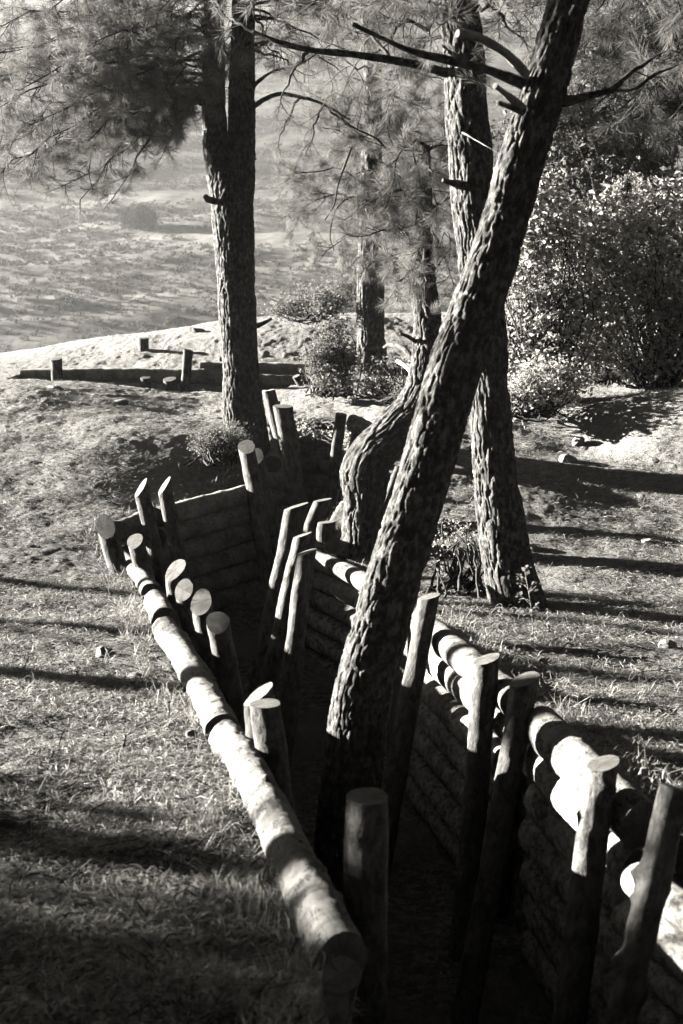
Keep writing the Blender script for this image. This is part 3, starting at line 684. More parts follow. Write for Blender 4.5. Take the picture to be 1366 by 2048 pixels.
def arc(a, b, sag, rng, n=6, wob=0.05):
    a = np.asarray(a, float); b = np.asarray(b, float); L = np.linalg.norm(b - a); out = []
    for t in np.linspace(0, 1, n):
        p = a + (b - a) * t; p = p + np.array((0, 0, sag * L * 4 * t * (1 - t)))
        if 0 < t < 1: p = p + rng.normal(size=3) * wob * L * 0.4
        out.append(p)
    return np.array(out)
def crown(root, limbs, seed, name='foliage', nl=0.12, wid=0.0022, nn=30, dens=1.0, tuftlvl=2, every=0.16, r=0.016, mat=None):
    """limbs: list of (start point, end point, sag, side-shoot length); each carries shoots and needles"""
    rng = np.random.default_rng(seed); tw = Twigs(); nd = Needles()
    for (a, b, sag, L2) in limbs:
        pts = arc(a, b, sag, rng, 9); Lm = np.linalg.norm(np.diff(pts, axis=0), axis=1).sum()
        tw.add(pts, r, r * 0.3, 6)
        d = np.concatenate(([0], np.cumsum(np.linalg.norm(np.diff(pts, axis=0), axis=1))))
        k = int(Lm * 0.85 / every * dens)
        for j in range(k):
            s_ = Lm * (0.15 + 0.85 * (j + rng.random()) / k); s_ = min(s_, Lm * 0.999)
            p = np.array([np.interp(s_, d, pts[:, c]) for c in range(3)]); i = min(len(pts) - 2, int(np.searchsorted(d, s_) - 1)); ax = pts[i + 1] - pts[i]; ax /= np.linalg.norm(ax)
            v = rng.normal(size=3); v -= ax * v.dot(ax); v /= np.linalg.norm(v); v[2] *= 0.7
            f = 1 - 0.45 * s_ / Lm
            spray(rng, tw, nd, p, ax * 0.75 + v * 0.85, L2 * f * rng.uniform(0.6, 1.15), tuftlvl, 1.0, nl, 0.0055, wid, 0.5, nn)
        spray(rng, tw, nd, pts[-1], pts[-1] - pts[-2], L2 * 0.6, tuftlvl, 1.0, nl, 0.0055, wid, 0.5, nn)
    tag(sub(tw.build('branches', M_TWIG), root), kind='stuff')
    if nd.n: tag(sub(nd.build(name, mat or M_NEEDLE, None), root), kind='stuff')
    return nd.n

GT = 'pines round the trench'
# forked pine
T1 = empty('pine_tree', P(490, 885, 15.2), 'forked pine on the mound, its trunk splitting in two below the needles', 'tree', GT)
Y1 = 15.2
trunk('trunk', [(497, 960, Y1), (492, 880, Y1), (485, 820, Y1), (482, 750, Y1), (478, 700, Y1), (473, 600, Y1), (468, 500, Y1), (463, 420, Y1), (458, 345, Y1)], [112, 92, 88, 74, 74, 76, 80, 88, 72], T1, 11, seg=170, A=0.017, fr=20)
trunk('stem', [(452, 430, Y1 - .03), (438, 345, Y1), (429, 250, Y1), (425, 100, Y1), (420, -120, Y1)], [52, 54, 50, 46, 40], T1, 12, seg=90, A=0.013, fr=22)
trunk('stem', [(474, 430, Y1 + .02), (482, 345, Y1), (484, 215, Y1), (486, 90, Y1), (492, -120, Y1)], [56, 56, 52, 46, 40], T1, 13, seg=90, A=0.013, fr=22)
limbmesh([P(515, 652, Y1), P(530, 645, 15.15), P(543, 638, 15.1)], .028, .012, T1, 14, 'branch_stub')
limbmesh([P(425, 402, Y1 - .1), P(415, 398, 15.0), P(412, 394, 14.95)], .035, .028, T1, 15, 'branch_stub')
limbmesh([P(505, 320, Y1), P(512, 318, 15.15)], .02, .012, T1, 16, 'branch_stub')
limbmesh([P(505, 215, Y1), P(530, 198, 15.2), P(560, 188, 15.25), P(600, 194, 15.3), P(645, 208, 15.4), P(700, 240, 15.5)], .030, .012, T1, 17)
limbmesh([P(505, 175, Y1), P(520, 160, 15.2), P(548, 142, 15.3), P(600, 128, 15.4), P(660, 90, 15.5)], .022, .008, T1, 18)
limbmesh([P(405, 210, Y1), P(385, 204, 15.1), P(362, 200, 15.0)], .020, .010, T1, 19)
S = lambda x, y, Y=Y1: P(x, y, Y)
crown(T1, [(S(410, 100), S(-60, 180, 13.8), .04, .7), (S(410, 60), S(-80, 60, 14.2), .05, .7), (S(410, 0), S(-40, -60, 14.6), .05, .7), (S(412, 180), S(60, 310, 14.2), .10, .6), (S(362, 200, 15), S(215, 330, 14.6), .1, .45),
    (S(412, 150), S(120, 230, 15.6), .06, .65), (S(425, 60), S(180, 90, 13.6), .05, .7), (S(425, 120), S(230, 180, 13.9), .06, .6), (S(415, 40), S(280, 60, 16), .05, .6), (S(425, -40), S(330, 10, 13.8), .05, .6),
    (S(425, 120), S(400, 160, 14.2), .1, .5), (S(470, 60), S(460, 120, 14.3), .1, .5), (S(430, -60), S(100, 20, 13.6), .05, .7), (S(412, 170), S(10, 290, 14.8), .08, .6), (S(412, 190), S(330, 300, 14.7), .1, .4), (S(412, 195), S(280, 260, 14.2), .1, .5),
    (S(430, 20), S(-30, 120, 15.8), .05, .7), (S(430, 20), S(40, 180, 13.4), .05, .6),
    (S(412, 190), S(130, 370, 14.0), .12, .45), (S(412, 200), S(-20, 370, 14.5), .10, .5), (S(410, 150), S(-60, 260, 13.5), .1, .6), (S(425, 130), S(330, 200, 13.8), .08, .5), (S(412, 205), S(230, 390, 13.9), .12, .35), (S(412, 150), S(300, 220, 15.8), .08, .5), (S(412, 170), S(180, 280, 13.6), .1, .5), (S(430, 70), S(440, 190, 14.6), .1, .35), (S(430, 0), S(350, 90, 14), .1, .6), (S(410, 60), S(-60, 130, 14.6), .05, .7),
    (S(412, 195), S(60, 250, 13.8), .1, .6), (S(412, 195), S(-60, 300, 14.8), .1, .6), (S(412, 200), S(200, 250, 15.4), .1, .5), (S(412, 200), S(110, 280, 14.9), .1, .6), (S(412, 200), S(300, 280, 15.9), .1, .45), (S(412, 205), S(20, 340, 15.4), .1, .5), (S(412, 180), S(340, 250, 14.9), .1, .4), (S(412, 200), S(160, 400, 15.0), .12, .3)], 21, nn=34, every=0.095, dens=1.0, wid=.0028)
crown(T1, [(S(500, 40), S(640, 30, 15.6), .05, .5), (S(645, 208, 15.4), S(720, 270, 15.6), .0, .4), (S(500, 100), S(610, 150, 15.8), .06, .35), (S(495, -20), S(720, -20, 15.2), .04, .5),
    (S(500, 20), S(600, 70, 14.4), .05, .5), (S(500, 60), S(570, 130, 14.8), .05, .4), (S(495, -60), S(840, 30, 15.8), .05, .5), (S(500, 0), S(700, 60, 16.2), .05, .5), (S(500, -30), S(640, -30, 14.5), .05, .5), (S(645, 208, 15.4), S(620, 290, 15.2), .05, .35), (S(600, 194, 15.3), S(560, 270, 15.2), .05, .3), (S(500, 80), S(660, 120, 16.5), .05, .45),
    (S(495, -80), S(560, -10, 14.2), .05, .5), (S(500, 10), S(780, 90, 16.6), .05, .5),
    (S(500, -40), S(760, -10, 15.0), .05, .5), (S(500, 30), S(690, 100, 15.6), .05, .5), (S(500, -10), S(860, 70, 16.4), .05, .5), (S(500, 90), S(720, 160, 16.4), .05, .45), (S(500, -60), S(680, 20, 14.4), .05, .5), (S(500, 20), S(540, 90, 14.6), .05, .4), (S(500, -50), S(900, -10, 16.6), .05, .5)], 22, nn=24, every=0.14)

# large leaning pine
T2 = empty('pine_tree', P(695, 1700, 6.900), 'large leaning pine rising out of the trench and curving to the upper right', 'tree', GT)
Y2 = 6.9
trunk('trunk', [(680, 2060, Y2), (684, 1880, Y2), (690, 1700, Y2), (702, 1560, Y2), (722, 1400, Y2), (752, 1280, Y2), (785, 1160, Y2), (822, 1040, Y2), (852, 940, Y2), (882, 830, Y2), (915, 720, Y2), (950, 620, Y2), (985, 520, Y2), (1015, 420, Y2), (1046, 310, Y2), (1080, 200, Y2), (1110, 100, Y2), (1137, 0, Y2), (1165, -120, Y2)],
      [136, 130, 126, 122, 115, 109, 105, 101, 99, 100, 100, 95, 90, 84, 84, 84, 77, 71, 64], T2, 31, seg=200, step=0.0115, A=0.011, fr=25, el=0.28)
limbmesh([P(1062, 175, Y2), P(1000, 150, 6.857), P(960, 135, 6.814), P(880, 118, 6.771), P(820, 102, 6.728), P(765, 78, 6.728), P(705, 48, 6.728)], .026, .011, T2, 32)
limbmesh([P(1052, 148, 6.771), P(1025, 118, 6.641), P(985, 90, 6.512), P(950, 73, 6.469), P(915, 66, 6.426)], .023, .015, T2, 33, 'dead_limb', M_DEAD)
limbmesh([P(1110, 205, Y2), P(1160, 198, 6.857), P(1222, 182, 6.814)], .026, .014, T2, 34)
limbmesh([P(1222, 182, 6.814), P(1270, 178, 6.814), P(1310, 150, 6.814), P(1380, 120, 6.814)], .010, .005, T2, 35)
limbmesh([P(1045, 222, Y2 - .1), P(1015, 212, 6.728), P(995, 205, 6.641)], .022, .010, T2, 36, 'branch_stub')
limbmesh([P(1045, 215, Y2 - .1), P(1020, 195, 6.641), P(990, 172, 6.555)], .020, .014, T2, 37, 'branch_stub', M_DEAD)
limbmesh([P(1125, 60, Y2), P(1140, 30, 6.814), P(1150, 10, 6.771)], .020, .012, T2, 38, 'branch_stub')
crown(T2, [(P(1222, 182, 6.814), P(1340, 100, 7.072), .05, .35), (P(1150, -60, 6.900), P(1300, 20, 7.590), .1, .45), (P(1150, -80, 6.900), P(1420, 60, 7.245), .1, .45), (P(1130, -60, 6.900), P(1010, -10, 7.418), .1, .35)], 23, nn=32, every=0.11, nl=0.11)

# straight pine
T3 = empty('pine_tree', P(1030, 1205, 10.15), 'straight pine on the right bank, passing behind the leaning pine', 'tree', GT)
Y3 = 10.15
trunk('trunk', [(1045, 1290, Y3), (1037, 1220, Y3), (1018, 1140, Y3), (1003, 1050, Y3), (992, 960, Y3), (985, 880, Y3), (978, 780, Y3), (970, 650, Y3), (958, 520, Y3), (947, 420, Y3), (941, 310, Y3), (933, 210, Y3), (927, 100, Y3), (917, 0, Y3), (905, -120, Y3)],
      [150, 122, 104, 96, 88, 84, 82, 84, 84, 84, 84, 80, 76, 74, 66], T3, 41, seg=180, step=0.0125, A=0.016, fr=20)
limbmesh([P(905, 150, Y3), P(845, 132, 10.1), P(780, 120, 10.1), (P(700, 108, 10.1)), P(620, 100, 10.1), P(560, 84, 10.15), P(510, 65, 10.2)], .034, .014, T3, 42)
limbmesh([P(920, 370, 10.05), P(905, 366, 9.9), P(885, 360, 9.85)], .03, .012, T3, 43, 'branch_stub')
limbmesh([P(925, 265, 10.0), P(960, 285, 9.8), P(995, 305, 9.7)], .006, .004, T3, 44, 'twig', M_DEAD)
crown(T3, [(P(510, 65, 10.2), P(440, 30, 10.5), 0, .3), (P(620, 100, 10.1), P(560, 200, 10.4), .08, .3), (P(900, -10, 10.1), P(760, 20, 10.6), .1, .5), (P(920, 60, 10.1), P(880, 50, 9.6), .1, .4), (P(920, 130, 10.1), P(945, 150, 9.7), .1, .28),
    (P(930, 0, 10.1), P(1050, 30, 10.8), .1, .5), (P(780, 120, 10.1), P(700, 40, 10.6), .05, .35),
    (P(900, 40, 10.1), P(700, 150, 11.2), .1, .5), (P(905, -60, 10.1), P(620, 10, 10.8), .1, .5), (P(905, -80, 10.1), P(780, -20, 9.6), .05, .5), (P(930, 20, 10.1), P(1060, 110, 11.0), .1, .45), (P(905, -40, 10.1), P(560, -30, 11.2), .05, .5), (P(910, 60, 10.1), P(780, 200, 11.4), .1, .4), (P(930, -20, 10.1), P(1020, 60, 10.9), .1, .45)], 24, nn=30, every=0.12)

# crooked pine
T4 = empty('pine_tree', P(722, 1108, 12.4), 'short crooked pine with a sharp elbow, left of the large leaning one', 'tree', GT)
Y4 = 12.4
trunk('trunk', [(718, 1160, Y4), (722, 1100, Y4), (729, 1010, Y4), (731, 950, Y4), (742, 915, Y4), (788, 862, Y4), (826, 818, Y4), (848, 765, Y4), (857, 700, Y4), (855, 640, Y4), (848, 585, Y4), (846, 500, Y4 + .1), (850, 400, Y4 + .2), (853, 290, Y4 + .2)],
      [96, 84, 78, 98, 90, 80, 72, 63, 58, 54, 48, 38, 26, 10], T4, 51, seg=140, step=0.015, A=0.019, fr=18)
limbmesh([P(845, 750, Y4), P(810, 700, 12.6), P(780, 690, 12.8), P(768, 695, 12.9)], .03, .015, T4, 52)
limbmesh([P(838, 690, Y4), P(815, 672, 12.3), P(800, 668, 12.2)], .02, .01, T4, 53, 'branch_stub')
crown(T4, [(P(848, 560, 12.4), P(790, 580, 11.9), .2, .38), (P(845, 500, 12.5), P(740, 470, 11.9), .15, .42), (P(848, 460, 12.5), P(900, 480, 12.0), .15, .35), (P(850, 420, 12.6), P(800, 400, 12.0), .1, .42), (P(850, 400, 12.6), P(730, 340, 12.6), .1, .45),
    (P(850, 400, 12.6), P(890, 330, 12.2), .1, .4), (P(848, 520, 12.5), P(850, 600, 12.1), .1, .3), (P(850, 400, 12.6), P(820, 290, 12.7), .1, .45), (P(850, 420, 12.6), P(960, 400, 13), .1, .4), (P(850, 380, 12.6), P(700, 250, 12.9), .1, .45), (P(846, 500, 12.5), P(770, 520, 12.6), .1, .35),
    (P(850, 420, 12.3), P(850, 470, 11.8), .1, .35), (P(850, 330, 12.4), P(870, 400, 11.8), .15, .4), (P(850, 480, 12.3), P(830, 530, 11.8), .1, .3), (P(850, 300, 12.5), P(790, 330, 11.9), .15, .45), (P(852, 300, 12.5), P(930, 300, 12.4), .1, .4), (P(850, 380, 12.5), P(720, 420, 12.3), .12, .4), (P(850, 450, 12.5), P(900, 550, 12.2), .12, .35)], 25, nn=34, every=0.085, wid=.0026)

# pine behind the crooked one
T5 = empty('pine_tree', P(742, 742, 20.3), 'pine farther back on the rise, its upright trunk half wrapped in drooping needles', 'tree', GT)
Y5 = 20.3
trunk('trunk', [(745, 790, Y5), (743, 740, Y5), (741, 670, Y5), (740, 600, Y5), (740, 500, Y5), (741, 400, Y5), (743, 280, Y5), (746, 100, Y5), (748, -100, Y5)], [84, 66, 58, 56, 50, 44, 40, 34, 28], T5, 61, seg=110, step=0.02, A=0.022, fr=15)
crown(T5, [(P(741, 380, 20.3), P(580, 350, 19.3), .12, .6), (P(741, 420, 20.3), P(590, 430, 19.1), .15, .55), (P(741, 480, 20.3), P(640, 520, 19.3), .12, .5), (P(741, 300, 20.3), P(620, 260, 19.8), .1, .6), (P(741, 520, 20.3), P(680, 560, 19.3), .1, .4),
    (P(741, 300, 20.3), P(700, 300, 18.9), .1, .6), (P(741, 440, 20.3), P(820, 480, 19.3), .1, .6), (P(741, 360, 20.3), P(850, 380, 19.8), .1, .6), (P(741, 480, 20.3), P(800, 560, 19.5), .1, .5), (P(745, 200, 20.3), P(850, 220, 19.8), .1, .7),
    (P(745, 150, 20.3), P(620, 120, 19.8), .1, .6), (P(745, 250, 20.3), P(900, 300, 20.3), .1, .7), (P(746, 100, 20.3), P(830, 90, 19.8), .1, .7), (P(741, 420, 20.3), P(760, 440, 18.9), .1, .6),
    (P(745, 60, 20.3), P(620, 30, 19.6), .1, .7), (P(745, 20, 20.3), P(860, 0, 19.6), .1, .7), (P(745, 0, 20.3), P(700, -20, 19), .1, .7), (P(745, 150, 20.3), P(900, 170, 19.8), .1, .7), (P(745, 220, 20.3), P(640, 200, 19.4), .1, .6), (P(745, 260, 20.3), P(820, 260, 19), .1, .6), (P(745, 320, 20.3), P(880, 420, 19.6), .1, .6)], 26, nn=34, every=0.11, nl=0.15, wid=0.0034)
tw = Twigs(); rng = np.random.default_rng(5)
for q in ([(705, 290, 18.7), (690, 330, 18.6), (676, 370, 18.6), (668, 410, 18.6), (650, 440, 18.6)], [(735, 400, 19.5), (700, 395, 18.9), (672, 420, 18.8), (660, 470, 18.8), (668, 500, 18.8)]):
    tw.add(resample([P(*a) for a in q], [1] * len(q), 0.05)[0], .018, .008, 6)
sub(tw.build('hanging_branches', M_TWIG), T5)

# dark pine filling the upper right
T6 = empty('pine_tree', np.array((3.4, 11.6, gz1(3.4, 11.6))), 'dark pine reaching in from the right edge above the leafy shrubs', 'tree', GT)
o = solid_tube('trunk', [(3.4, 11.6, -.4), (3.4, 11.6, 1), (3.35, 11.6, 3), (3.3, 11.6, 5), (3.25, 11.6, 7)], [.2, .18, .16, .12, .07], [M_TRUNK, M_CUT], .03, 60, bark_disp(.02, 15), 71); child(o, T6)
R6 = lambda z: np.array((3.33, 11.6, z))
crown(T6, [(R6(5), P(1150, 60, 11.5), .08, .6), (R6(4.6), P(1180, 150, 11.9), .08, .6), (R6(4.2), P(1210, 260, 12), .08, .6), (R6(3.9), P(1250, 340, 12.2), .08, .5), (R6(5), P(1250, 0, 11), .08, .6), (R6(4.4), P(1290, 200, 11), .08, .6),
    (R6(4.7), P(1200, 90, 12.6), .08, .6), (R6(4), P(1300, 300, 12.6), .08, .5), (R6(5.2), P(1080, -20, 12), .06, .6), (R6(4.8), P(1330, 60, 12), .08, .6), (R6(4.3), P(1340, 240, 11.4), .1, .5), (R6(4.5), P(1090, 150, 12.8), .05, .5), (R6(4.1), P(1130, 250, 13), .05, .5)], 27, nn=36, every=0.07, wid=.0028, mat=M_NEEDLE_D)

# ------------------------------------------------------------------ pines standing outside the picture on the left, right and behind (left ones cast the shade, the others are added to block sky light)
def grove_tree(x, y, h, label, seed):
    z = gz1(max(-25, min(25, x)), max(-6, min(34, y)))
    root = empty('pine_tree', np.array((x, y, z)), label, 'tree', 'pines outside the picture')
    o = solid_tube('trunk', [(x, y, z - .3), (x + .05, y, z + h * .3), (x - .05, y + .05, z + h * .6), (x, y, z + h)], [.2, .17, .13, .04], [M_TRUNK, M_CUT], .04, 40, bark_disp(.02, 15), seed); child(o, root)
    return root
def grove_crown(root, h, z0, R, seed, n=26, dens=1.0):
    rng = np.random.default_rng(seed); b = np.array(root.location); L = []
    for i in range(n):
        t = (i + .5) / n; zz = z0 + (h - z0) * t; a = i * 2.4 + rng.uniform(-.3, .3); rr = R * (1 - 0.75 * t ** 1.5) * rng.uniform(.75, 1.1)
        L.append((b + np.array((0, 0, zz)), b + np.array((rr * math.cos(a), rr * math.sin(a), zz + rng.uniform(-.1, .5))), .06, .75))
    return crown(root, L, seed, nn=20, wid=0.006, nl=0.16, every=0.22 / dens, r=0.03)
first = grove_tree(-9.6, 6.8, 7.5, 'off-picture pine with low branches left of the foreground', 201)
grove_crown(first, 7.5, 1.5, 2.4, 202)
def copy_tree(o, loc, rz, scale, label):
    r = o.copy(); COL.objects.link(r); r['label'] = label
    r.location = Vector(loc); r.rotation_euler = (0, 0, rz); r.scale = (scale,) * 3
    for ch in o.children:
        c = ch.copy(); COL.objects.link(c); c.parent = r
    return r
GROVE = [(-10.6, 5.4, 2.7, 0.9), (-13.2, 6.3, 0.2, 1.0), (-8.2, 4.3, 3.6, 0.8), (-11.8, 6.6, 5.2, 0.8), (-7.0, 5.0, 1.2, 0.45), (-6.0, 6.1, 2.2, .34), (-7.6, 7.9, 0.4, .34), (-8.4, 5.6, 1.9, 0.75), (-11.2, 7.2, 4.2, 0.95), (-12.4, 8.6, 0.7, 0.85), (-12.5, 4.0, 1, 1.1), (-7.5, 2.8, 2, 0.9), (-15, 7.6, 3, 1.2), (0, -8, 0.3, 1.5), (-5, -7, 2.2, 1.4), (5, -8, 3.1, 1.5), (9, -4, 1.1, 1.4), (-9, -6, 5.0, 1.4), (12, 1, 4.1, 1.4), (7, 1, 2.9, 1.0), (13, 6.5, 0.9, 1.4), (14, 11, 2.0, 1.4), (3.2, -2.2, 5.9, 1.0), (-6.5, 0.5, 4, 1.1), (-3.2, -3.0, 5, 1.2), (1.5, -4.0, 2.5, 1.3), (5.5, -1.5, 0.6, 1.2), (7.5, 4.0, 1.7, 1.2), (8.5, 9.0, 5.1, 1.3), (10, 14, 3.3, 1.3), (4.5, -5.5, 4.4, 1.3), (-10, -2.5, 3.9, 1.2)]
for k, (x, y, rz, scl) in enumerate(GROVE):
    copy_tree(first, (x, y, gz1(x, max(y, -6))), rz, scl, ['bushy', 'broad', 'tall'][k % 3] + ' off-picture pine ' + ['left of', 'behind', 'right of'][0 if x < -5 else 2 if x > 5 else 1] + ' the viewer')
# slim bare stems to the left whose shadows band the bank
for (x, y, r_, lab) in ((-8.6, 10.5, .12, 'bare off-picture trunk left of the trench'), (-9.5, 13.6, .08, 'slim bare off-picture trunk left of the mound'), (-11.5, 13.0, .09, 'leaning bare off-picture trunk farther left'),
    (-7.6, 7.6, .10, 'thick bare off-picture trunk nearest the foreground bank')):
    z = gz1(x, y); rt = empty('dead_tree', np.array((x, y, z)), lab, 'tree', 'bare trunks outside the picture')
    o = solid_tube('trunk', [(x, y, z - .3), (x + .1, y + .1, z + 1.5), (x, y + .3, z + 3.4), (x - .2, y + .2, z + 6)], [r_ * 1.2, r_, r_ * .8, r_ * .4], [M_TRUNK, M_CUT], .04, 40, bark_disp(.02, 15), int(r_ * 1000)); child(o, rt)
    rngb = np.random.default_rng(int(r_ * 1000)); tw = Twigs()
    for i in range(14):
        a = rngb.uniform(0, 6.28); zz = z + rngb.uniform(1.4, 5)
        tw.add(wiggle(rngb, (x, y, zz), (math.cos(a), math.sin(a), .3), rngb.uniform(.5, 1.3), 8, .8), .02, .005, 5)
    tag(child(tw.build('branches', M_TWIG), rt), kind='stuff')

# ------------------------------------------------------------------ shrubs and plants
def leaf_quads(rng, C, size, asp=0.5, fold=0.25, updir=None):
    n = len(C); d = rng.normal(size=(n, 3)); d[:, 2] = d[:, 2] * 0.6 + 0.15
    d /= np.linalg.norm(d, axis=1)[:, None]
    sd = np.cross(d, rng.normal(size=(n, 3))); sd /= np.linalg.norm(sd, axis=1)[:, None] + 1e-9; nn = np.cross(d, sd)
    L = (size * rng.uniform(0.45, 1.4, n))[:, None]; Wd = L * asp
    a = C; b = C + d * L * 0.45 + sd * Wd * 0.5 + nn * L * fold * .5; c = C + d * L; e = C + d * L * 0.45 - sd * Wd * 0.5 + nn * L * fold * .5
    V = np.stack([a, b, c, a, c, e], 1).reshape(-1, 3)
    return V
def shrub(name, label, cat, group, base, blobs, nclump, nleaf, size, mat, seed, spread=0.10, asp=0.55, stems=True, stem_r=0.012, sub_=0.35):
    """blobs: (centre, radii); clumps of leaves fill the outer shell of each blob with gaps between"""
    rng = np.random.default_rng(seed); base = np.asarray(base, float)
    root = empty(name, base, label, cat, group); Vs = []; tw = Twigs()
    for (c, rad) in blobs:
        c = np.asarray(c, float); rad = np.asarray(rad, float)
        m = int(nclump * (rad.prod() ** (2 / 3)) / sum(np.prod(b[1]) ** (2 / 3) for b in blobs)) + 1
        v = rng.normal(size=(m, 3)); v /= np.linalg.norm(v, axis=1)[:, None]
        rr = rng.uniform(0.45, 1.05, m) ** 0.6
        lump = 1 + 0.55 * fbm(v * 2.6 + seed, 3, seed)
        Cc = c + v * rad * (rr * lump)[:, None]
        for q in Cc:
            k = int(nleaf * rng.uniform(.4, 1.5)); sp = spread * rng.uniform(.5, 1.4)
            pc = q + rng.normal(size=(k, 3)) * sp * np.array((1, 1, .75))
            Vs.append(leaf_quads(rng, pc, size, asp))
        if stems:
            for q in Cc[:: max(1, m // 45)]:
                p0 = base + rng.normal(size=3) * np.array((.12, .12, 0)) ; mid = (p0 + q) / 2 + rng.normal(size=3) * .12 * np.linalg.norm(q - p0)
                pts, _, _ = resample([p0, mid, q], [1, 1, 1], 0.06)
                if len(pts) > 3: tw.add(pts + rng.normal(size=pts.shape) * .006, stem_r, stem_r * .25, 4)
    V = np.concatenate(Vs); V = V[np.repeat(V.reshape(-1, 3, 3)[:, :, 2].mean(1) > -5, 3)]
    tag(child(link_mesh('leaves', V, np.arange(len(V)).reshape(-1, 3), mat, None, False), root), kind='stuff')
    if stems: tag(child(tw.build('stems', M_TWIG), root), kind='stuff')
    return root
def B(x, y, Y, rx, ry, rz): return (P(x, y, Y), (rx, ry, rz))
GS = 'leafy shrubs on the right'
shrub('shrub', 'leafy evergreen shrub behind the straight pine, nearest to its trunk', 'shrub', GS, P(1090, 800, 16.2), [B(1085, 700, 16.4, .65, .6, .65), B(1120, 540, 16.6, .75, .6, .7), B(1050, 440, 16.8, .5, .5, .6)], 650, 17, .080, M_OAK, 301)
shrub('shrub', 'broad leafy shrub at the right edge above the stony bank', 'shrub', GS, P(1320, 775, 16.4), [B(1290, 660, 16.6, .85, .6, .7), B(1400, 560, 16.4, .7, .6, .9), B(1270, 480, 16.9, .75, .6, .7)], 850, 17, .080, M_OAK, 302)
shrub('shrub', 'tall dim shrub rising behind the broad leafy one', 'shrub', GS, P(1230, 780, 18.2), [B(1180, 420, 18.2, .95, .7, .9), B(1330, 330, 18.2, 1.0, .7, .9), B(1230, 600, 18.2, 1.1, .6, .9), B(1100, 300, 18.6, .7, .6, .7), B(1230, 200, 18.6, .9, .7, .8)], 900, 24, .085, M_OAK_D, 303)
shrub('shrub', 'low leafy shrub at the foot of the leaf wall beside the straight pine', 'shrub', GS, P(1060, 830, 15.2), [B(1050, 790, 15.3, .22, .25, .25), B(1110, 770, 15.6, .3, .25, .25)], 110, 30, .05, M_OAK, 304)
shrub('shrub', 'pale shrub spilling over the bank left of the upright back pine', 'shrub', 'pale shrubs on the rise', P(665, 790, 17.2), [B(668, 680, 17.4, .16, .2, .24), B(640, 712, 17.3, .17, .2, .14), B(690, 725, 17.3, .18, .2, .12), B(650, 745, 17.1, .16, .2, .12), B(672, 765, 17.0, .24, .25, .1)], 200, 30, .042, M_PALELEAF, 305, spread=.07)
shrub('shrub', 'pale thin shrub on the ridge by the little skyline post', 'shrub', 'pale shrubs on the rise', P(640, 640, 20.8), [B(575, 618, 21.2, .3, .3, .12), B(615, 600, 21.2, .2, .3, .2), B(650, 605, 20.6, .3, .3, .18), B(680, 570, 20.8, .2, .3, .28)], 190, 26, .05, M_PALELEAF, 306, spread=.08)
shrub('shrub', 'small pale bush at the foot of the forked pine', 'shrub', 'pale shrubs on the rise', P(440, 925, 14.5), [B(425, 888, 14.6, .24, .2, .17), B(465, 870, 14.7, .14, .15, .14)], 105, 26, .03, M_PALELEAF, 307, spread=.05)
shrub('shrub', 'dry tangled shrub under the upright back pine', 'shrub', 'pale shrubs on the rise', P(790, 800, 16.6), [B(790, 760, 16.8, .33, .3, .25), B(820, 800, 16.2, .25, .25, .18), B(735, 780, 17.0, .2, .2, .15)], 150, 22, .035, M_PALELEAF, 308, spread=.07)
shrub('creeper', 'leafy creeper hanging over the farther log wall', 'creeper', None, P(640, 850, 16.2), [B(615, 868, 16.0, .16, .08, .12), B(655, 880, 15.95, .15, .08, .13), B(690, 880, 15.5, .12, .1, .13), B(620, 845, 16.3, .2, .1, .06)], 60, 20, .035, M_OAK, 309, spread=.045)
shrub('shrub', 'sparse twiggy shrub left of the straight pine foot', 'shrub', None, P(925, 1180, 10.6), [B(920, 1110, 10.7, .22, .2, .22), B(900, 1060, 10.9, .15, .15, .15)], 45, 12, .022, M_OAK, 310, spread=.06)
def seedling(base, top, label, seed, nb=9, leaf=0.03):
    rng = np.random.default_rng(seed); b = P(*base); t = P(*top); b[2] = min(b[2], gz1(b[0], b[1]) - .01)
    root = empty('young_plant', b, label, 'plant', 'young plants by the straight pine'); tw = Twigs(); Vs = []
    pts, _, _ = resample([b, (b + t) / 2 + np.array((.012, 0, 0)), t], [1, 1, 1], .02); tw.add(pts, .004, .002, 5)
    for i in range(nb):
        p = pts[int(len(pts) * (0.35 + 0.64 * i / nb))]; a = rng.uniform(0, 6.28); d = np.array((math.cos(a), math.sin(a), .5)); q = wiggle(rng, p, d, .06 + .05 * rng.random(), 4, .5); tw.add(q, .0022, .0015, 3)
        Vs.append(leaf_quads(rng, q[-1] + rng.normal(size=(5, 3)) * .012, leaf, .8))
    V = np.concatenate(Vs)
    tag(child(link_mesh('leaves', V, np.arange(len(V)).reshape(-1, 3), M_PALELEAF, None, False), root), kind='stuff'); child(tw.build('stem', M_STRAW), root)
seedling((1068, 1290, 9.0), (1048, 1135, 9.1), 'tall pale seedling before the straight pine', 401, 12)
seedling((1010, 1300, 9.0), (998, 1215, 9.0), 'short leafy seedling left of the tall one', 402, 8, .035)
seedling((1085, 1300, 8.9), (1082, 1230, 8.9), 'low leafy seedling right of the tall one', 403, 6)

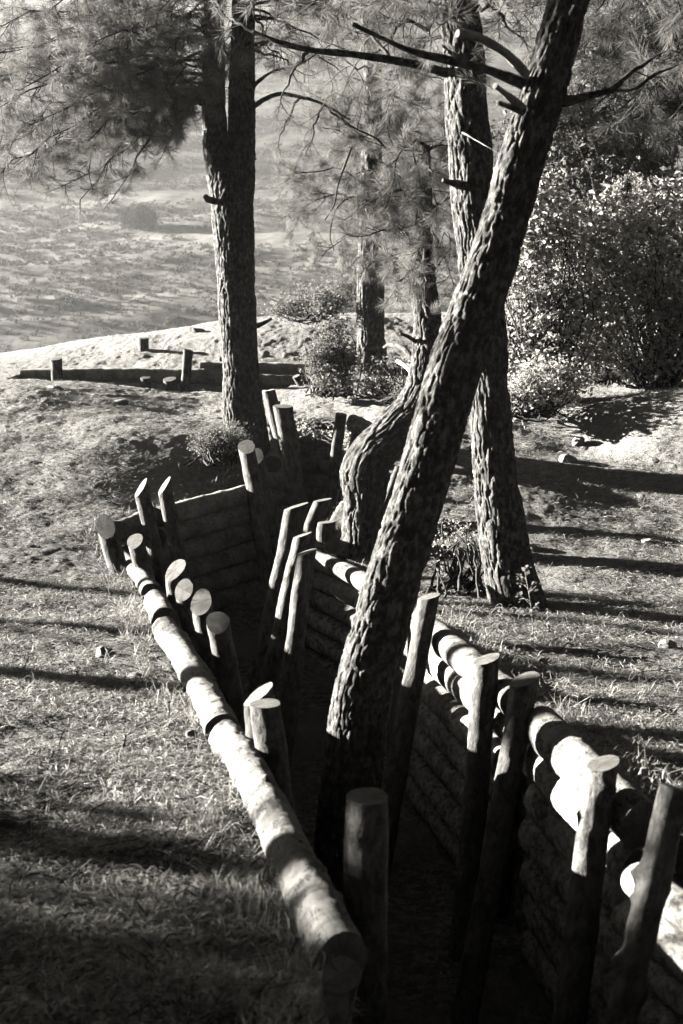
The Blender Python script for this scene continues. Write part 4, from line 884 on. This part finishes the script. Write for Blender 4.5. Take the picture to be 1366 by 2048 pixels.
# stones
def stone(c, size, label, seed, mat=None):
    rng = np.random.default_rng(seed); import bmesh
    bm = bmesh.new(); bmesh.ops.create_icosphere(bm, subdivisions=4, radius=1)
    co = np.array([v.co[:] for v in bm.verts]); fa = np.array([[v.index for v in f.verts] for f in bm.faces]); bm.free()
    pl = rng.normal(size=(9, 3)); pl /= np.linalg.norm(pl, axis=1)[:, None]; off = rng.uniform(.55, .85, 9)
    for n_, o_ in zip(pl, off):
        k = co @ n_ - o_; co = co - np.maximum(k, 0)[:, None] * n_
    co = co * (1 + .06 * fbm(co * 3 + seed, 3, seed))[:, None] * np.array(size)
    c = np.asarray(c, float).copy(); c[2] = gz1(c[0], c[1]) + size[2] * .3
    o = link_mesh('stone', co + c, fa, mat or M_STONE, None, True); recenter(o, c); return tag(o, label, 'stone', 'loose stones')
stone(P(1135, 892, 14.2), (.13, .09, .055), 'flat white stone on the right bank', 501)
stone(P(1160, 845, 14.9), (.08, .07, .07), 'small dark-sided stone above the flat white one', 502)
stone(P(1295, 1068, 12.2), (.06, .05, .03), 'small stone on the litter at the right', 503)
stone(P(1062, 1068, 12.1), (.09, .07, .05), 'stone half hidden right of the straight pine', 504)
stone(P(210, 1330, 8.5), (.075, .06, .05), 'pale stone on the left bank', 505)
stone(P(270, 1372, 7.9), (.05, .04, .02), 'thin flat stone near the pale one on the left bank', 506)
stone(P(383, 1478, 6.6), (.032, .03, .028), 'white pebble against the edge log', 507)
stone(P(1335, 1290, 8.8), (.06, .05, .04), 'small stone near the right edge below the long shadow', 508)
stone(P(392, 678, 22.6), (.14, .1, .07), 'dark clod on the ridge left of the forked pine', 509)
stone(P(243, 792, 17.0), (.10, .08, .04), 'small rock on the mound crest before the far trench', 510)
stone(P(105, 763, 17.4), (.14, .10, .03), 'flat pale slab at the foot of the far bright-faced post', 511)
stone(P(580, 860, 15.9), (.12, .08, .08), 'pale lump of rock on the earth above the farther wall', 512)
# bleached root by the crooked pine
r0 = empty('dead_branch', P(820, 748, 15.5), 'bleached dead branch arching out of the dry grass by the crooked pine', 'branch')
limbmesh([P(795, 722, 15.9), P(810, 732, 15.7), P(828, 750, 15.4)], .024, .018, r0, 91, 'branch', M_DEAD)

# ------------------------------------------------------------------ dry litter and straw
def straw(name, X, lmin, lmax, wid, pmax, seed, mat, heading=None):
    rng = np.random.default_rng(seed); n = len(X)
    z = gheight(X); C = np.column_stack([X, z + rng.uniform(-.004, .012, n)])
    az = rng.uniform(0, 2 * np.pi, n)
    pit = rng.uniform(-.05, 1, n) ** 2 * pmax
    L = rng.uniform(lmin, lmax, n); d = np.column_stack([np.cos(az) * np.cos(pit), np.sin(az) * np.cos(pit), np.sin(pit)])
    sd = np.column_stack([-np.sin(az), np.cos(az), rng.normal(size=n) * .6]); sd /= np.linalg.norm(sd, axis=1)[:, None]
    w_ = (wid * rng.uniform(.6, 1.3, n))[:, None]; L = L[:, None]; bend = rng.normal(size=(n, 1)) * .25 * L
    a = C; b = C + d * L * .5 + sd * bend * .5 + np.array((0, 0, 1)) * L * .06; c = C + d * L
    c = np.column_stack([c[:, :2], np.maximum(c[:, 2] - .25 * L[:, 0] * np.sin(pit), z + .001)]) 
    V = np.stack([a - sd * w_ * .5, a + sd * w_ * .5, b + sd * w_ * .5, b - sd * w_ * .5, c], 1).reshape(-1, 3)
    i = np.arange(n)[:, None] * 5
    o = link_mesh(name, V, [i + np.array([[0, 1, 2, 3]]), i + np.array([[3, 2, 4]])], mat, None, False); return o
def scatter(n, y0, y1, xr, seed, power=1.6, thr=-.15, fr=2.2):
    rng = np.random.default_rng(seed); out = []
    while sum(map(len, out)) < n:
        u = rng.random(n); y = (y0 ** (1 - power) + u * (y1 ** (1 - power) - y0 ** (1 - power))) ** (1 / (1 - power))
        x = rng.uniform(-1, 1, n) * (xr * y + .5); X = np.column_stack([x, y])
        dd = np.minimum(sdist(X, POLY1), sdist(X, POLY2))
        nz = fbm(np.column_stack([X * fr, np.zeros(n)]), 3, seed)
        keep = ((dd > .05) & (nz + rng.normal(size=n) * .12 > thr)); out.append(X[keep])
    return np.concatenate(out)[:n]
tag(straw('dry_straw', scatter(230000, 3.4, 19, .29, 601, 1.5), .03, .09, .0032, .5, 602, M_STRAW), 'mat of dry straw and fallen needles over the banks', 'straw', kind='stuff')
tag(straw('fallen_needles', scatter(150000, 3.4, 22, .29, 603, 1.2, -.4, 1.1), .02, .06, .003, .35, 604, M_TWIG), 'dark fallen needles and bark bits among the straw', 'litter', kind='stuff')
tag(straw('grass_tufts', scatter(12000, 3.6, 15, .29, 605, 1.6, .28, 3.2), .05, .12, .0032, 1.0, 606, M_STRAW), 'loose upright wisps of dry grass on the banks', 'grass', kind='stuff')

def rim(n, seed, lo, hi, y0=3.6, y1=16):
    rng = np.random.default_rng(seed); out = []
    while sum(map(len, out)) < n:
        y = y0 * (y1 / y0) ** rng.random(n * 3); X = np.column_stack([rng.uniform(-1, 1, n * 3) * (.27 * y + .4), y]); d = sdist(X, POLY1)
        nz = fbm(np.column_stack([X * 3, np.zeros(len(X))]), 2, seed); out.append(X[(d > lo) & (d < hi) & (nz > -.05)])
    return np.concatenate(out)[:n]
tag(straw('grass_fringe', rim(9000, 613, .05, .30), .06, .17, .0036, 1.35, 614, M_STRAW), 'dry grass fringing the edge logs of the trench', 'grass', kind='stuff')
tag(straw('fallen_twigs', scatter(2600, 3.4, 18, .29, 611, 1.5, -.6, 1.0), .08, .28, .007, .25, 612, M_TWIG), 'fallen twigs lying on the banks', 'twigs', kind='stuff')
# ------------------------------------------------------------------ scrub over the far valley side
rng = np.random.default_rng(701); Vs = []
N = 24000
y = 95 + (430 - 95) * rng.random(N) ** 0.8; x = rng.uniform(-1, 1, N) * (.30 * y + 5)
nz = fbm(np.column_stack([x * .35, y, np.zeros(N)]) / 22, 3, 77); k = nz + rng.normal(size=N) * .18 > 0
x, y = x[k], y[k]; z = hill(np.column_stack([x, y]))
for xx, yy, zz in zip(x, y, z):
    r_ = rng.uniform(.2, .7) * (1.0 if rng.random() < .93 else 1.8) * (0.6 + yy / 400)
    m = 24; v = rng.normal(size=(m, 3)); v /= np.linalg.norm(v, axis=1)[:, None]; v[:, 2] = np.abs(v[:, 2]) * .8
    Vs.append(leaf_quads(rng, np.array((xx, yy, zz)) + v * r_ * rng.uniform(.3, 1, (m, 1)), r_ * .45, .9, .2))
V = np.concatenate(Vs); tag(link_mesh('scrub', V, np.arange(len(V)).reshape(-1, 3), M_SCRUB, None, False), 'low scrub dotted all over the far valley side', 'scrub', kind='stuff')
hb = P(280, 500, 215); hb[2] = float(hill(np.array([[hb[0], hb[1]]]))[0])
shrub('round_bush', 'large round bush standing out on the far valley side', 'bush', None, hb, [(hb + np.array((0, 0, 1.2)), (2.4, 2.4, 1.9))], 260, 26, .5, M_SCRUB, 702, spread=.35, stem_r=.06)

# upper crowns, above the picture
UPPER = 1
for (root, h0, h1, R, sd) in ((T1, 4.9, 8.5, 3.0, 801), (T2, 5.6, 8.6, 2.8, 802), (T3, 4.8, 8.5, 3.0, 803), (T4, 5.2, 7.0, 1.6, 804), (T5, 4.9, 8.5, 2.8, 805), (T6, 4.8, 8, 2.8, 806)):
    b = np.array(root.location); base = {T2: P(1165, -120, 6.9), T1: P(456, -120, 15.2), T3: P(905, -120, 10.15), T5: P(748, -100, 20.3)}.get(root, b)
    if root is not T6: child(solid_tube('upper_trunk', [np.array((base[0], base[1], base[2] if root is not T4 else 4.2)), np.array((base[0] + .1, base[1], b[2] + h1))], [.12 if root is not T4 else .03, .03], [M_TRUNK, M_CUT], .05, 30, bark_disp(.015, 15), sd), root)
    rngc = np.random.default_rng(sd); L = []
    for i in range(26):
        t = (i + .5) / 26; zz = b[2] + h0 + (h1 - h0) * t; a = i * 2.4 + rngc.uniform(-.3, .3); rr = R * (1 - .5 * t) * rngc.uniform(.75, 1.1)
        o_ = np.array((base[0], base[1], zz)); L.append((o_, o_ + np.array((rr * math.cos(a), rr * math.sin(a), rngc.uniform(0, .5))), .05, .75))
    crown(root, L, sd, name='upper_foliage', nn=20, wid=.006, nl=.16, every=.2, r=.03)
# haze
import bmesh
bm = bmesh.new(); bmesh.ops.create_cube(bm, size=1)
me = bpy.data.meshes.new('haze'); bm.to_mesh(me); bm.free()
hz_o = bpy.data.objects.new('haze', me); COL.objects.link(hz_o)
hz_o.scale = (530, 945, 235); hz_o.location = (0, 440, 102)
mh = bpy.data.materials.new('haze'); mh.use_nodes = True; th = mh.node_tree; th.nodes.clear()
pv = th.nodes.new('ShaderNodeVolumePrincipled'); pv.inputs['Color'].default_value = (.97, .96, .93, 1); pv.inputs['Density'].default_value = 0.0004; pv.inputs['Anisotropy'].default_value = 0.3
oo = th.nodes.new('ShaderNodeOutputMaterial'); th.links.new(pv.outputs[0], oo.inputs['Volume']); me.materials.append(mh)
tag(hz_o, 'thin bright haze over the valley', kind='stuff')
